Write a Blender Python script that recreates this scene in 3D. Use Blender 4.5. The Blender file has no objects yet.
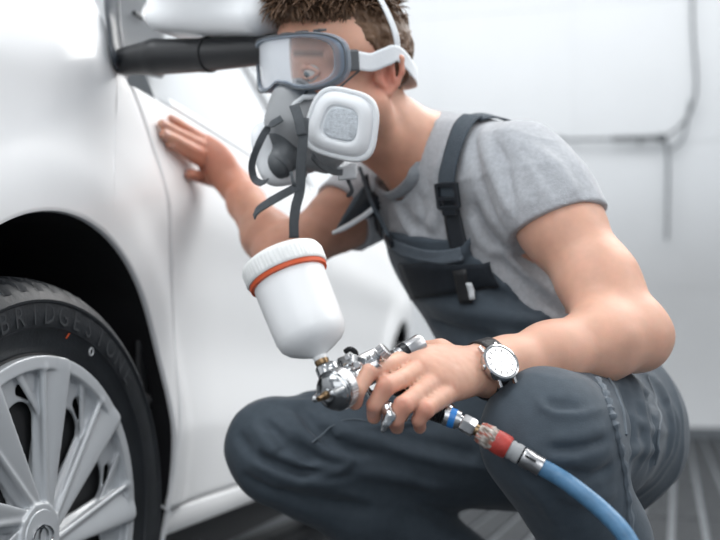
import bpy, bmesh, math, random
import numpy as np
from mathutils import Vector, Matrix
random.seed(7)
rng = np.random.RandomState(7)
SC = bpy.context.scene
COL = SC.collection
PI = math.pi

# ------------------------------------------------------------------ camera, world, light
CAM_H = 0.51
PITCH = math.radians(6.0)
cam_d = bpy.data.cameras.new('camera')
cam_d.sensor_width = 36.0
cam_d.lens = 50.0
cam_d.clip_start = 0.05
cam_d.dof.use_dof = True
cam_d.dof.focus_distance = 1.10
cam_d.dof.aperture_fstop = 3.6
cam = bpy.data.objects.new('camera', cam_d)
COL.objects.link(cam)
cam.location = (0, 0, CAM_H)
cam.rotation_euler = (PI / 2 + PITCH, 0, 0)
SC.camera = cam

world = bpy.data.worlds.new('booth_air')
SC.world = world
world.use_nodes = True
world.node_tree.nodes['Background'].inputs[0].default_value = (0.86, 0.92, 1.0, 1)
world.node_tree.nodes['Background'].inputs[1].default_value = 0.54

def area_light(name, loc, target, sx, sy, energy, color=(1, 1, 1)):
    d = bpy.data.lights.new(name, 'AREA')
    d.shape = 'RECTANGLE'; d.size = sx; d.size_y = sy; d.energy = energy; d.color = color
    o = bpy.data.objects.new(name, d); COL.objects.link(o)
    o.location = loc
    o.rotation_euler = (Vector(target) - Vector(loc)).to_track_quat('-Z', 'Y').to_euler()
    return o
area_light('ceiling_or_fill_light', (1.9, 3.6, 3.9), (0.5, 1.9, 0.4), 3.0, 3.2, 195, (1.0, 0.99, 0.97))
area_light('ceiling_or_fill_light', (2.6, 0.9, 2.6), (0.1, 1.4, 0.6), 1.4, 2.4, 46, (1.0, 0.99, 0.98))
area_light('ceiling_or_fill_light', (-0.8, 0.2, 3.2), (-0.2, 1.6, 0.5), 2.2, 1.4, 50, (0.95, 0.98, 1.0))  # added fill light from the camera side, no lamp known there
area_light('front_fill_light', (-0.2, -1.6, 1.7), (-0.1, 1.6, 0.6), 2.4, 1.6, 26, (0.97, 0.99, 1.0))  # soft fill added behind the camera to brighten car and man
area_light('ceiling_or_fill_light', (1.0, 6.3, 4.3), (1.4, 8.4, 1.0), 5.5, 1.6, 80, (0.97, 0.99, 1.0))
SC.view_settings.view_transform = 'Standard'
SC.view_settings.look = 'None'
SC.view_settings.gamma = 1.0
SC.view_settings.use_curve_mapping = False
SC.view_settings.exposure = 0.0

# ------------------------------------------------------------------ helpers
CO = np.array([0, 0, CAM_H])
CR = np.array([1.0, 0, 0])
CF = np.array([0, math.cos(PITCH), math.sin(PITCH)])
CU = np.array([0, -math.sin(PITCH), math.cos(PITCH)])
def F(px, py, d):
    """point of the room seen in direction (px, py) at depth d metres"""
    return CO + d * (CF + CR * (px - 360) / 1000.0 + CU * (270 - py) / 1000.0)
def nrm(v):
    v = np.asarray(v, float); return v / max(1e-12, np.linalg.norm(v))
def smooth_shade(me, on=True):
    me.polygons.foreach_set('use_smooth', [on] * len(me.polygons))

def mesh_obj(name, verts, faces, mat=None, parent=None, smooth=True, cols=None, solidify=None, bevel=None, subsurf=0):
    me = bpy.data.meshes.new(name)
    me.from_pydata([tuple(v) for v in verts], [], [tuple(f) for f in faces])
    if smooth: smooth_shade(me)
    if cols is not None:
        a = me.attributes.new('Col', 'FLOAT_COLOR', 'POINT')
        c = np.ones((len(verts), 4), np.float32); c[:, :3] = cols
        a.data.foreach_set('color', c.ravel())
    return link(name, me, mat, parent, solidify, bevel, subsurf)

def link(name, me, mat=None, parent=None, solidify=None, bevel=None, subsurf=0):
    if mat: me.materials.append(mat)
    o = bpy.data.objects.new(name, me); COL.objects.link(o)
    if parent is not None: attach(o, parent)
    if solidify:
        m = o.modifiers.new('thickness', 'SOLIDIFY'); m.thickness = solidify; m.offset = 0
    if bevel:
        m = o.modifiers.new('bevel', 'BEVEL'); m.width = bevel; m.segments = 2; m.limit_method = 'ANGLE'; m.angle_limit = 0.6
    if subsurf:
        m = o.modifiers.new('subsurf', 'SUBSURF'); m.levels = subsurf; m.render_levels = subsurf
    return o
def attach(o, parent):
    o.parent = parent
    bpy.context.view_layer.update()
    o.matrix_parent_inverse = parent.matrix_world.inverted()
def empty(name, loc=(0, 0, 0)):
    o = bpy.data.objects.new(name, None); COL.objects.link(o); o.location = loc
    o.empty_display_size = 0.05
    bpy.context.view_layer.update()
    return o
def tag(o, label=None, cat=None, group=None, kind=None):
    if label: o['label'] = label
    if cat: o['category'] = cat
    if group: o['group'] = group
    if kind: o['kind'] = kind
    return o

class MB:
    """collects simple shapes into one mesh"""
    def __init__(s): s.v = []; s.f = []
    def add(s, v, f):
        n = len(s.v); s.v += [tuple(x) for x in v]; s.f += [tuple(i + n for i in q) for q in f]; return s
    def box(s, c, ax, h):
        c = np.array(c, float); ax = [nrm(a) for a in ax]
        v = [c + ax[0] * h[0] * i + ax[1] * h[1] * j + ax[2] * h[2] * k for i in (-1, 1) for j in (-1, 1) for k in (-1, 1)]
        return s.add(v, [(0, 1, 3, 2), (4, 6, 7, 5), (0, 4, 5, 1), (2, 3, 7, 6), (0, 2, 6, 4), (1, 5, 7, 3)])
    def tube(s, pts, r, n=10, cap=True, flat=None):
        pts = [np.array(p, float) for p in pts]
        m = len(pts)
        rr = r if hasattr(r, '__len__') else [r] * m
        t = [nrm(pts[min(i + 1, m - 1)] - pts[max(i - 1, 0)]) for i in range(m)]
        up = np.array([0.13, 0.21, 0.97]); u = nrm(np.cross(t[0], up)); rings = []
        for i in range(m):
            u = nrm(u - t[i] * np.dot(u, t[i])); w = np.cross(t[i], u)
            rings.append([pts[i] + rr[i] * (u * math.cos(2 * PI * k / n) + w * math.sin(2 * PI * k / n)) for k in range(n)])
        v = [p for R in rings for p in R]; f = []
        for i in range(m - 1):
            for k in range(n):
                a = i * n + k; b = i * n + (k + 1) % n
                f.append((a, b, b + n, a + n))
        if cap: f.append(tuple(range(n))[::-1]); f.append(tuple((m - 1) * n + k for k in range(n)))
        return s.add(v, f)
    def lathe(s, prof, o, d, n=32, up=None):
        """prof: [(distance along d, radius)]"""
        o = np.array(o, float); d = nrm(d)
        up = np.array([0.1, 0.3, 0.95]) if up is None else np.array(up, float)
        u = nrm(np.cross(d, up)); w = np.cross(d, u)
        v = []; f = []
        for (t, r) in prof:
            for k in range(n):
                a = 2 * PI * k / n
                rad = r(a) if callable(r) else r
                v.append(o + d * t + rad * (u * math.cos(a) + w * math.sin(a)))
        for i in range(len(prof) - 1):
            for k in range(n):
                a = i * n + k; b = i * n + (k + 1) % n
                f.append((a, b, b + n, a + n))
        if not (callable(prof[0][1])) and prof[0][1] > 1e-5: f.append(tuple(range(n))[::-1])
        if not (callable(prof[-1][1])) and prof[-1][1] > 1e-5: f.append(tuple((len(prof) - 1) * n + k for k in range(n)))
        return s.add(v, f)
    def grid(s, P):
        """P[i][j] points"""
        a = len(P); b = len(P[0]); v = [p for r in P for p in r]
        f = [(i * b + j, i * b + j + 1, (i + 1) * b + j + 1, (i + 1) * b + j) for i in range(a - 1) for j in range(b - 1)]
        return s.add(v, f)
    def build(s, name, mat, parent=None, smooth=True, **k):
        o = mesh_obj(name, s.v, s.f, mat, parent, smooth, **k)
        me = o.data
        if smooth:
            bm = bmesh.new(); bm.from_mesh(me); bmesh.ops.remove_doubles(bm, verts=bm.verts, dist=2e-6); bmesh.ops.recalc_face_normals(bm, faces=bm.faces); bm.to_mesh(me); bm.free()
            me.set_sharp_from_angle(angle=math.radians(38))
        return o

def catmull(pts, n=8):
    pts = [np.array(p, float) for p in pts]; P = [2 * pts[0] - pts[1]] + pts + [2 * pts[-1] - pts[-2]]; out = []
    for i in range(1, len(P) - 2):
        for k in range(n):
            t = k / n
            out.append(0.5 * ((2 * P[i]) + (-P[i - 1] + P[i + 1]) * t + (2 * P[i - 1] - 5 * P[i] + 4 * P[i + 1] - P[i + 2]) * t * t + (-P[i - 1] + 3 * P[i] - 3 * P[i + 1] + P[i + 2]) * t ** 3))
    out.append(pts[-1]); return out

# ------------------------------------------------------------------ materials
def mat(name, col=(0.5, 0.5, 0.5), rough=0.5, metal=0.0, noise=0.0, nscale=20.0, bump=0.0, bscale=60.0, attr=False, coat=0.0,
        sss=0.0, sheen=0.0, spec=0.5, weave=None, rnoise=0.0, emit=None, coat_rough=0.05, ssc=(1.0, 0.35, 0.2)):
    m = bpy.data.materials.new(name); m.use_nodes = True
    nt = m.node_tree; b = nt.nodes['Principled BSDF']; L = nt.links
    b.inputs['Roughness'].default_value = rough; b.inputs['Metallic'].default_value = metal
    b.inputs['Coat Weight'].default_value = coat; b.inputs['Coat Roughness'].default_value = coat_rough
    b.inputs['Specular IOR Level'].default_value = spec
    if sss:
        b.inputs['Subsurface Weight'].default_value = sss; b.inputs['Subsurface Radius'].default_value = ssc
        b.inputs['Subsurface Scale'].default_value = 0.006
    if sheen: b.inputs['Sheen Weight'].default_value = sheen; b.inputs['Sheen Roughness'].default_value = 0.4
    tc = nt.nodes.new('ShaderNodeTexCoord')
    src = None
    if attr:
        a = nt.nodes.new('ShaderNodeAttribute'); a.attribute_name = 'Col'; src = a.outputs['Color']
    if noise:
        n = nt.nodes.new('ShaderNodeTexNoise'); n.inputs['Scale'].default_value = nscale; n.inputs['Detail'].default_value = 6
        L.new(tc.outputs['Object'], n.inputs['Vector'])
        mr = nt.nodes.new('ShaderNodeMapRange'); mr.inputs[3].default_value = 1 - noise; mr.inputs[4].default_value = 1 + noise
        mr.inputs[1].default_value = 0.25; mr.inputs[2].default_value = 0.75
        L.new(n.outputs['Fac'], mr.inputs[0])
        mx = nt.nodes.new('ShaderNodeMix'); mx.data_type = 'RGBA'; mx.blend_type = 'MULTIPLY'; mx.inputs[0].default_value = 1
        if src: L.new(src, mx.inputs[6])
        else: mx.inputs[6].default_value = (*col, 1)
        L.new(mr.outputs[0], mx.inputs[7]); src = mx.outputs[2]
    if src: L.new(src, b.inputs['Base Color'])
    else: b.inputs['Base Color'].default_value = (*col, 1)
    if rnoise:
        n = nt.nodes.new('ShaderNodeTexNoise'); n.inputs['Scale'].default_value = nscale * 1.7; n.inputs['Detail'].default_value = 4
        L.new(tc.outputs['Object'], n.inputs['Vector'])
        mr = nt.nodes.new('ShaderNodeMapRange'); mr.inputs[3].default_value = max(0.02, rough - rnoise); mr.inputs[4].default_value = rough + rnoise
        L.new(n.outputs['Fac'], mr.inputs[0]); L.new(mr.outputs[0], b.inputs['Roughness'])
    if bump:
        n = nt.nodes.new('ShaderNodeTexNoise'); n.inputs['Scale'].default_value = bscale; n.inputs['Detail'].default_value = 5
        L.new(tc.outputs['Object'], n.inputs['Vector'])
        bp = nt.nodes.new('ShaderNodeBump'); bp.inputs['Strength'].default_value = bump; bp.inputs['Distance'].default_value = 0.002
        h = n.outputs['Fac']
        if weave:
            w = nt.nodes.new('ShaderNodeTexWave'); w.inputs['Scale'].default_value = weave; w.inputs['Distortion'].default_value = 1.2
            w.bands_direction = 'DIAGONAL'
            L.new(tc.outputs['Object'], w.inputs['Vector'])
            ad = nt.nodes.new('ShaderNodeMath'); ad.operation = 'ADD'; L.new(h, ad.inputs[0]); L.new(w.outputs['Fac'], ad.inputs[1]); h = ad.outputs[0]
        L.new(h, bp.inputs['Height']); L.new(bp.outputs[0], b.inputs['Normal'])
    if emit: b.inputs['Emission Color'].default_value = (*emit[0], 1); b.inputs['Emission Strength'].default_value = emit[1]
    return m
M = dict(
    skin=mat('skin', attr=True, rough=0.48, noise=0.10, nscale=38, bump=0.14, bscale=900, sss=0.35, spec=0.42),
    hair=mat('hair', (0.135, 0.078, 0.046), rough=0.5, noise=0.4, nscale=60, spec=0.3),
    eye=mat('eye', attr=True, rough=0.08),
    shirt=mat('heather_jersey', attr=True, rough=0.92, noise=0.10, nscale=170, bump=0.45, bscale=500, sheen=0.3, spec=0.1),
    overallp=mat('slate_twill_hem', (0.12, 0.143, 0.168), rough=0.75, noise=0.1, nscale=90, bump=0.22, bscale=700, spec=0.2),
    overall=mat('slate_twill', attr=True, rough=0.72, noise=0.10, nscale=90, bump=0.22, bscale=700, sheen=0.12, spec=0.25),
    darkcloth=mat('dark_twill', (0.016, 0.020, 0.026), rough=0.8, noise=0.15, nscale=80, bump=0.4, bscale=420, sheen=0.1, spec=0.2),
    strap=mat('slate_strap', (0.085, 0.105, 0.125), rough=0.75, noise=0.1, nscale=120, bump=0.5, bscale=500, weave=320, spec=0.2),
    buckle=mat('buckle_plastic', (0.018, 0.022, 0.028), rough=0.35),
    trimwhite=mat('white_trim', (0.72, 0.74, 0.76), rough=0.6),
    paint=mat('white_car_paint', (0.90, 0.915, 0.93), rough=0.42, coat=0.35, coat_rough=0.16, spec=0.4, noise=0.012, nscale=2),
    glossblack=mat('gloss_black_trim', (0.006, 0.007, 0.009), rough=0.14, coat=0.5),
    armblack=mat('mirror_arm_black', (0.008, 0.009, 0.011), rough=0.36),
    darkchrome=mat('dark_chrome', (0.34, 0.35, 0.36), rough=0.16, metal=1.0, rnoise=0.05, nscale=50),
    sail=mat('sail_panel_gloss', (0.03, 0.036, 0.045), rough=0.30, coat=0.0, spec=0.35, noise=0.1, nscale=9),
    blackplastic=mat('black_plastic', (0.013, 0.014, 0.016), rough=0.55, bump=0.3, bscale=300),
    liner=mat('liner_felt', (0.006, 0.006, 0.008), rough=0.95, bump=0.4, bscale=150, noise=0.3, nscale=12),
    tyre=mat('tyre_rubber', (0.017, 0.020, 0.024), rough=0.50, noise=0.22, nscale=26, bump=0.2, bscale=260, rnoise=0.1),
    letter=mat('raised_rubber', (0.034, 0.038, 0.043), rough=0.5),
    alloy=mat('painted_alloy', (0.56, 0.585, 0.61), rough=0.34, metal=0.15, coat=0.6, noise=0.03, nscale=12),
    alloydark=mat('dark_alloy', (0.02, 0.021, 0.023), rough=0.6, metal=0.2),
    disc=mat('brake_steel', (0.35, 0.36, 0.37), rough=0.3, metal=1.0),
    chrome=mat('chrome', (0.54, 0.55, 0.56), rough=0.15, metal=1.0, rnoise=0.06, nscale=50),
    satin=mat('satin_steel', (0.52, 0.52, 0.53), rough=0.30, metal=1.0, rnoise=0.08, nscale=70),
    brass=mat('brass', (0.26, 0.175, 0.10), rough=0.3, metal=1.0, noise=0.3, nscale=90),
    blackmetal=mat('black_anodised', (0.012, 0.013, 0.015), rough=0.28, metal=0.3),
    cup=mat('milky_plastic', (0.90, 0.905, 0.91), rough=0.34, sss=0.4, ssc=(1, 1, 1), noise=0.015, nscale=14),
    lid=mat('lid_plastic', (0.80, 0.81, 0.80), rough=0.45, sss=0.2, ssc=(1, 1, 1), noise=0.04, nscale=40),
    orange=mat('orange_seal', (0.70, 0.105, 0.03), rough=0.5),
    hose=mat('blue_hose', (0.075, 0.19, 0.33), rough=0.42, noise=0.35, nscale=35, bump=0.3, bscale=200),
    red=mat('red_coupling', (0.42, 0.045, 0.035), rough=0.5, noise=0.3, nscale=120),
    tape=mat('dirty_thread_tape', attr=True, rough=0.8, noise=0.35, nscale=220, bump=0.9, bscale=330),
    blueplastic=mat('blue_ring', (0.02, 0.19, 0.55), rough=0.35),
    maskgrey=mat('grey_elastomer', (0.33, 0.34, 0.35), rough=0.55, noise=0.05, nscale=40, spec=0.4),
    maskdark=mat('dark_grey_plastic', (0.088, 0.096, 0.104), rough=0.45, noise=0.06, nscale=50),
    maskwhite=mat('filter_white', (0.80, 0.82, 0.84), rough=0.5, noise=0.02, nscale=60),
    maskpad=mat('filter_felt', (0.60, 0.64, 0.68), rough=0.95, noise=0.18, nscale=230, bump=1.0, bscale=500),
    maskstrap=mat('grey_webbing', (0.095, 0.105, 0.115), rough=0.8, bump=0.5, bscale=600, weave=420, noise=0.1, nscale=150),
    gogstrap=mat('white_webbing', (0.80, 0.83, 0.86), rough=0.65, bump=0.3, bscale=500),
    dial=mat('watch_dial', (0.62, 0.62, 0.60), rough=0.8, spec=0.05),
    leather=mat('black_leather', (0.012, 0.012, 0.014), rough=0.45, bump=0.5, bscale=350),
    boot=mat('brown_boot_leather', (0.10, 0.052, 0.032), rough=0.85, spec=0.15, noise=0.3, nscale=50, bump=0.4, bscale=250),
    sole=mat('boot_sole', (0.02, 0.018, 0.017), rough=0.8),
    plank=mat('floor_grating_panel', (0.022, 0.025, 0.029), rough=0.62, spec=0.25, noise=0.35, nscale=9, bump=0.6, bscale=160, rnoise=0.15),
    rail=mat('floor_rail', (0.15, 0.165, 0.18), rough=0.6, noise=0.2, nscale=16),
    wall=mat('booth_wall_enamel', (0.86, 0.875, 0.89), rough=0.55, noise=0.02, nscale=1.5),
    pipe=mat('grey_pipe', (0.10, 0.11, 0.12), rough=0.5),
    lampglass=mat('lamp_diffuser', (0.9, 0.9, 0.9), rough=0.6, emit=((0.97, 0.99, 1.0), 2.2)),
)
def glassy(name, tint, a, rough=0.05, body=(0.55, 0.62, 0.70)):
    """thin clear plastic: mostly transmits, shines at the edges"""
    m = bpy.data.materials.new(name); m.use_nodes = True; nt = m.node_tree; nt.nodes.clear()
    out = nt.nodes.new('ShaderNodeOutputMaterial'); tr = nt.nodes.new('ShaderNodeBsdfTransparent'); tr.inputs[0].default_value = (*tint, 1)
    pr = nt.nodes.new('ShaderNodeBsdfPrincipled'); pr.inputs['Base Color'].default_value = (*body, 1); pr.inputs['Roughness'].default_value = rough
    fr = nt.nodes.new('ShaderNodeFresnel'); fr.inputs[0].default_value = 1.5
    ad = nt.nodes.new('ShaderNodeMath'); ad.operation = 'ADD'; ad.inputs[1].default_value = a; ad.use_clamp = True
    nt.links.new(fr.outputs[0], ad.inputs[0])
    mx = nt.nodes.new('ShaderNodeMixShader'); nt.links.new(ad.outputs[0], mx.inputs[0]); nt.links.new(tr.outputs[0], mx.inputs[1]); nt.links.new(pr.outputs[0], mx.inputs[2])
    nt.links.new(mx.outputs[0], out.inputs[0]); return m
M['lens'] = glassy('goggle_lens', (0.97, 0.98, 0.99), 0.10, 0.15, (0.75, 0.78, 0.82))  # pale body colour stands in for the whitish glare on the lens
M['gogframe'] = glassy('goggle_frame_clear', (0.60, 0.66, 0.74), 0.34, 0.22, (0.40, 0.46, 0.53))
M['carglass'] = glassy('car_glass', (0.35, 0.40, 0.42), 0.62, 0.06, (0.72, 0.75, 0.78))  # light reflection on the windows is put into the pale body colour
# ------------------------------------------------------------------ distance-field modelling (bodies, cloth, cast metal)
def smin(a, b, k):
    if k <= 0: return np.minimum(a, b)
    h = np.maximum(k - np.abs(a - b), 0.0) / k
    return np.minimum(a, b) - h * h * k * 0.25
class Fld:
    def __init__(s): s.p = []; s.disp = None; s.damp = 0.0
    def copy(s): c = Fld(); c.p = list(s.p); c.disp = s.disp; c.damp = s.damp; return c
    def _add(s, fn, lo, hi, op, k): s.p.append((fn, np.array(lo) , np.array(hi), op, k)); return s
    def cone(s, a, b, ra, rb, k=0.01, op='u', flat=None, fs=1.0):
        a = np.array(a, float); b = np.array(b, float); ab = b - a; L2 = max(1e-12, ab @ ab)
        n = None
        if flat is not None:
            n = np.array(flat, float); n = nrm(n - ab * (n @ ab) / L2)
        def fn(P):
            q = P - a
            t = np.clip((q @ ab) / L2, 0, 1)
            q = q - t[:, None] * ab
            if n is not None:
                c = q @ n; q = q + np.outer(c * (1 / fs - 1), n)
                return (np.sqrt(np.einsum('ij,ij->i', q, q)) - (ra + (rb - ra) * t)) * (fs if fs < 1 else 1)
            return np.sqrt(np.einsum('ij,ij->i', q, q)) - (ra + (rb - ra) * t)
        m = max(ra, rb) * max(1, fs)
        return s._add(fn, np.minimum(a, b) - m, np.maximum(a, b) + m, op, k)
    def ell(s, c, ax, r, k=0.01, op='u'):
        c = np.array(c, float); r = np.array(r, float)
        a0 = nrm(ax[0]); a1 = nrm(np.array(ax[1]) - a0 * (np.array(ax[1]) @ a0)); R = np.array([a0, a1, np.cross(a0, a1)]).T
        def fn(P):
            q = (P - c) @ R
            q = q / r; k0 = np.sqrt(np.einsum('ij,ij->i', q, q)); q = q / r; k1 = np.sqrt(np.einsum('ij,ij->i', q, q)) + 1e-9
            return k0 * (k0 - 1) / k1
        m = r.max()
        return s._add(fn, c - m, c + m, op, k)
    def box(s, c, ax, h, rad=0.002, k=0.0, op='u'):
        c = np.array(c, float); R = np.array([nrm(v) for v in ax]).T; h = np.array(h, float) - rad
        def fn(P):
            q = np.abs((P - c) @ R) - h
            return np.sqrt((np.maximum(q, 0) ** 2).sum(1)) + np.minimum(q.max(1), 0) - rad
        m = np.linalg.norm(h) + rad
        return s._add(fn, c - m, c + m, op, k)
    def chain(s, pts, rs, k=0.01, op='u', **kw):
        for i in range(len(pts) - 1): s.cone(pts[i], pts[i + 1], rs[i], rs[i + 1], k, op, **kw)
        return s
    def group(s, sub, k=0.01, op='u'):
        lo = np.min([p[1] for p in sub.p if p[3] == 'u'], axis=0); hi = np.max([p[2] for p in sub.p if p[3] == 'u'], axis=0)
        return s._add(lambda P: sub.ev(P, nodisp=True), lo, hi, op, k)
    def cut(s, fn, k=0.0):
        """keep where fn(P) < 0"""
        return s._add(fn, [-9e9] * 3, [9e9] * 3, 'i', k)
    def ev(s, P, lo=None, hi=None, nodisp=False):
        acc = np.full(len(P), 0.5); 
        if lo is None and len(P): lo = P.min(0); hi = P.max(0)
        for fn, a, b, op, k in s.p:
            if op in 'us':
                g = np.maximum(np.maximum(a - hi, lo - b), 0)
                gap = math.sqrt((g * g).sum())
                if gap > 0.07 + k: continue
            d = fn(P)
            if op == 'u': acc = smin(acc, d, k)
            elif op == 's': acc = -smin(-acc, d, k)
            else: acc = -smin(-acc, -d, k)
        if s.disp is not None and not nodisp: acc = acc - s.disp(P, acc)
        return acc
    def bounds(s):
        lo = np.min([p[1] for p in s.p if p[3] == 'u'], axis=0); hi = np.max([p[2] for p in s.p if p[3] == 'u'], axis=0)
        return lo - 0.02, hi + 0.02
    def mesh(s, h, B=14, fine=()):
        """surface nets over a rectilinear grid; fine = [(axis, lo, hi, h)] bands with closer spacing"""
        lo, hi = s.bounds(); A = []
        for ax in range(3):
            x = lo[ax]; xs = [x]
            while x < hi[ax]:
                st = h
                for (k, f0, f1, fh) in fine:
                    if k == ax and f0 <= x <= f1: st = fh
                x += st; xs.append(x)
            while (len(xs) - 1) % B: x += h; xs.append(x)
            A.append(np.array([lo[ax] - h] + xs + [x + h, x + 2 * h]))     # A[i + 1] is grid line i
        nb = np.array([(len(a_) - 4) // B for a_ in A])
        def at(ix, fr=0.0):
            i0 = np.floor(ix + fr).astype(int); r = ix + fr - i0
            return np.stack([A[k][i0[:, k] + 1] * (1 - r[:, k]) + A[k][np.minimum(i0[:, k] + 2, len(A[k]) - 1)] * r[:, k] for k in range(3)], 1)
        cb = np.stack(np.meshgrid(*[np.arange(n) for n in nb], indexing='ij'), -1).reshape(-1, 3)
        p0 = at(cb * B); p1 = at((cb + 1) * B); cen = (p0 + p1) / 2; half = np.linalg.norm(p1 - p0, axis=1) / 2
        keep = np.zeros(len(cb), bool)
        CH = 6
        for cx in range(0, nb[0], CH):
            for cy in range(0, nb[1], CH):
                for cz in range(0, nb[2], CH):
                    m = (cb[:, 0] // CH == cx // CH) & (cb[:, 1] // CH == cy // CH) & (cb[:, 2] // CH == cz // CH)
                    idx = np.nonzero(m)[0]
                    if len(idx) == 0: continue
                    keep[idx] = np.abs(s.ev(cen[idx], nodisp=True)) < half[idx] * 1.3 + s.damp + 0.003
        cb = cb[keep]
        g = np.arange(-1, B + 1)
        gi = np.stack(np.meshgrid(g, g, g, indexing='ij'), -1).reshape(-1, 3)
        n = B + 2
        N = nb * B + 4
        ids = []; vs = []; quads = []
        def gid(ix): return (ix[:, 0] + 2) * (N[1] + 4) * (N[2] + 4) + (ix[:, 1] + 2) * (N[2] + 4) + ix[:, 2] + 2
        corner = np.array([[i, j, k] for i in (0, 1) for j in (0, 1) for k in (0, 1)])
        edges = [(0, 1), (2, 3), (4, 5), (6, 7), (0, 2), (1, 3), (4, 6), (5, 7), (0, 4), (1, 5), (2, 6), (3, 7)]
        for b in cb:
            base = b * B
            P = np.stack([A[k][base[k] + gi[:, k] + 1] for k in range(3)], 1)
            D = s.ev(P).reshape(n, n, n)
            neg = D < 0
            if neg.all() or not neg.any(): continue
            V8 = np.stack([D[c[0]:n - 1 + c[0], c[1]:n - 1 + c[1], c[2]:n - 1 + c[2]] for c in corner], -1)
            s8 = V8 < 0; act = s8.any(-1) & ~s8.all(-1)
            ci = np.argwhere(act)
            if len(ci) == 0: continue
            v8 = V8[act]; acc = np.zeros((len(ci), 3)); cnt = np.zeros(len(ci))
            for (p, q) in edges:
                a = v8[:, p]; c = v8[:, q]; cr = (a < 0) != (c < 0)
                t = np.where(cr, a / np.where(cr, a - c, 1), 0)
                pt = corner[p] + t[:, None] * (corner[q] - corner[p])
                acc[cr] += pt[cr]; cnt[cr] += 1
            pos = at((base + ci - 1).astype(float), acc / cnt[:, None])
            ids.append(gid(base + ci - 1)); vs.append(pos)
            for ax in range(3):
                sl0 = [slice(1, n - 1)] * 3; sl1 = [slice(1, n - 1)] * 3; sl1[ax] = slice(2, n)
                e = neg[tuple(sl0)] != neg[tuple(sl1)]
                ei = np.argwhere(e)
                if len(ei) == 0: continue
                inside = neg[tuple(sl0)][e]
                gcell = base + ei
                o1 = np.zeros(3, int); o2 = np.zeros(3, int); o1[(ax + 1) % 3] = 1; o2[(ax + 2) % 3] = 1
                q = np.stack([gid(gcell - o1 - o2), gid(gcell - o2), gid(gcell), gid(gcell - o1)], 1)
                q[~inside] = q[~inside][:, ::-1]
                quads.append(q)
        ids = np.concatenate(ids); vs = np.concatenate(vs); quads = np.concatenate(quads)
        u, first = np.unique(ids, return_index=True)
        vs = vs[first]
        k = np.searchsorted(u, quads); k = np.clip(k, 0, len(u) - 1)
        ok = (u[k] == quads).all(1)
        return vs, k[ok]
    def proj(s, P, off=0.0, it=6):
        P = np.array(P, float).reshape(-1, 3)
        e = 0.0008
        for _ in range(it):
            d = s.ev(P)
            G = np.stack([s.ev(P + np.array(v) * e) - s.ev(P - np.array(v) * e) for v in ((1, 0, 0), (0, 1, 0), (0, 0, 1))], 1)
            G /= np.maximum(1e-9, np.linalg.norm(G, axis=1))[:, None]
            P = P - G * np.clip(d - off, -0.02, 0.02)[:, None]
        return P
    def normal(s, p):
        p = np.array(p, float).reshape(1, 3); e = 0.002
        return nrm([float((s.ev(p + np.array(v) * e) - s.ev(p - np.array(v) * e))[0]) for v in ((1, 0, 0), (0, 1, 0), (0, 0, 1))])
    def hit(s, px, py, d0=0.8, d1=2.2):
        """first surface point in the direction of (px, py)"""
        d = d0; dirv = F(px, py, 1.0) - CO; L = np.linalg.norm(dirv); best = (9, None)
        while d < d1:
            p = CO + dirv * d
            v = float(s.ev(p.reshape(1, 3))[0])
            if v < best[0]: best = (v, p)
            if v < 0.0005: return p
            d += min(0.025, max(0.0006, v * 0.7 / L))
        return best[1]          # a near miss: the closest point along the sight line

def fast_mesh_obj(name, vs, quads, mt, parent=None, cols=None):
    me = bpy.data.meshes.new(name)
    n = len(quads)
    me.vertices.add(len(vs)); me.vertices.foreach_set('co', vs.astype(np.float32).ravel())
    me.loops.add(n * 4); me.loops.foreach_set('vertex_index', quads.astype(np.int32).ravel())
    me.polygons.add(n); me.polygons.foreach_set('loop_start', np.arange(0, n * 4, 4, dtype=np.int32))
    me.update(calc_edges=True); me.validate()
    smooth_shade(me)
    if cols is not None:
        a = me.attributes.new('Col', 'FLOAT_COLOR', 'POINT'); c = np.ones((len(vs), 4), np.float32); c[:, :3] = cols
        a.data.foreach_set('color', c.ravel())
    return link(name, me, mt, parent)

_lat = np.random.RandomState(3).rand(64, 64, 64).astype(np.float32) * 2 - 1
def vn(P):
    """smooth lattice noise, -1..1"""
    i = np.floor(P).astype(np.int32); f = (P - i).astype(np.float32); f = f * f * (3 - 2 * f); r = 0
    for a in (0, 1):
        wa = f[:, 0] if a else 1 - f[:, 0]
        for b in (0, 1):
            wb = f[:, 1] if b else 1 - f[:, 1]
            for c in (0, 1):
                wc = f[:, 2] if c else 1 - f[:, 2]
                r = r + wa * wb * wc * _lat[(i[:, 0] + a) % 64, (i[:, 1] + b) % 64, (i[:, 2] + c) % 64]
    return r
def sstep(a, b, x):
    t = np.clip((x - a) / (b - a), 0, 1); return t * t * (3 - 2 * t)
def seg_t(P, a, b):
    a = np.array(a); ab = np.array(b) - a
    return ((P - a) @ ab) / (ab @ ab)
def seg_d(P, a, b):
    a = np.array(a); ab = np.array(b) - a
    t = np.clip(((P - a) @ ab) / (ab @ ab), 0, 1)
    q = P - a - t[:, None] * ab; return np.sqrt(np.einsum('ij,ij->i', q, q))
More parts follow.
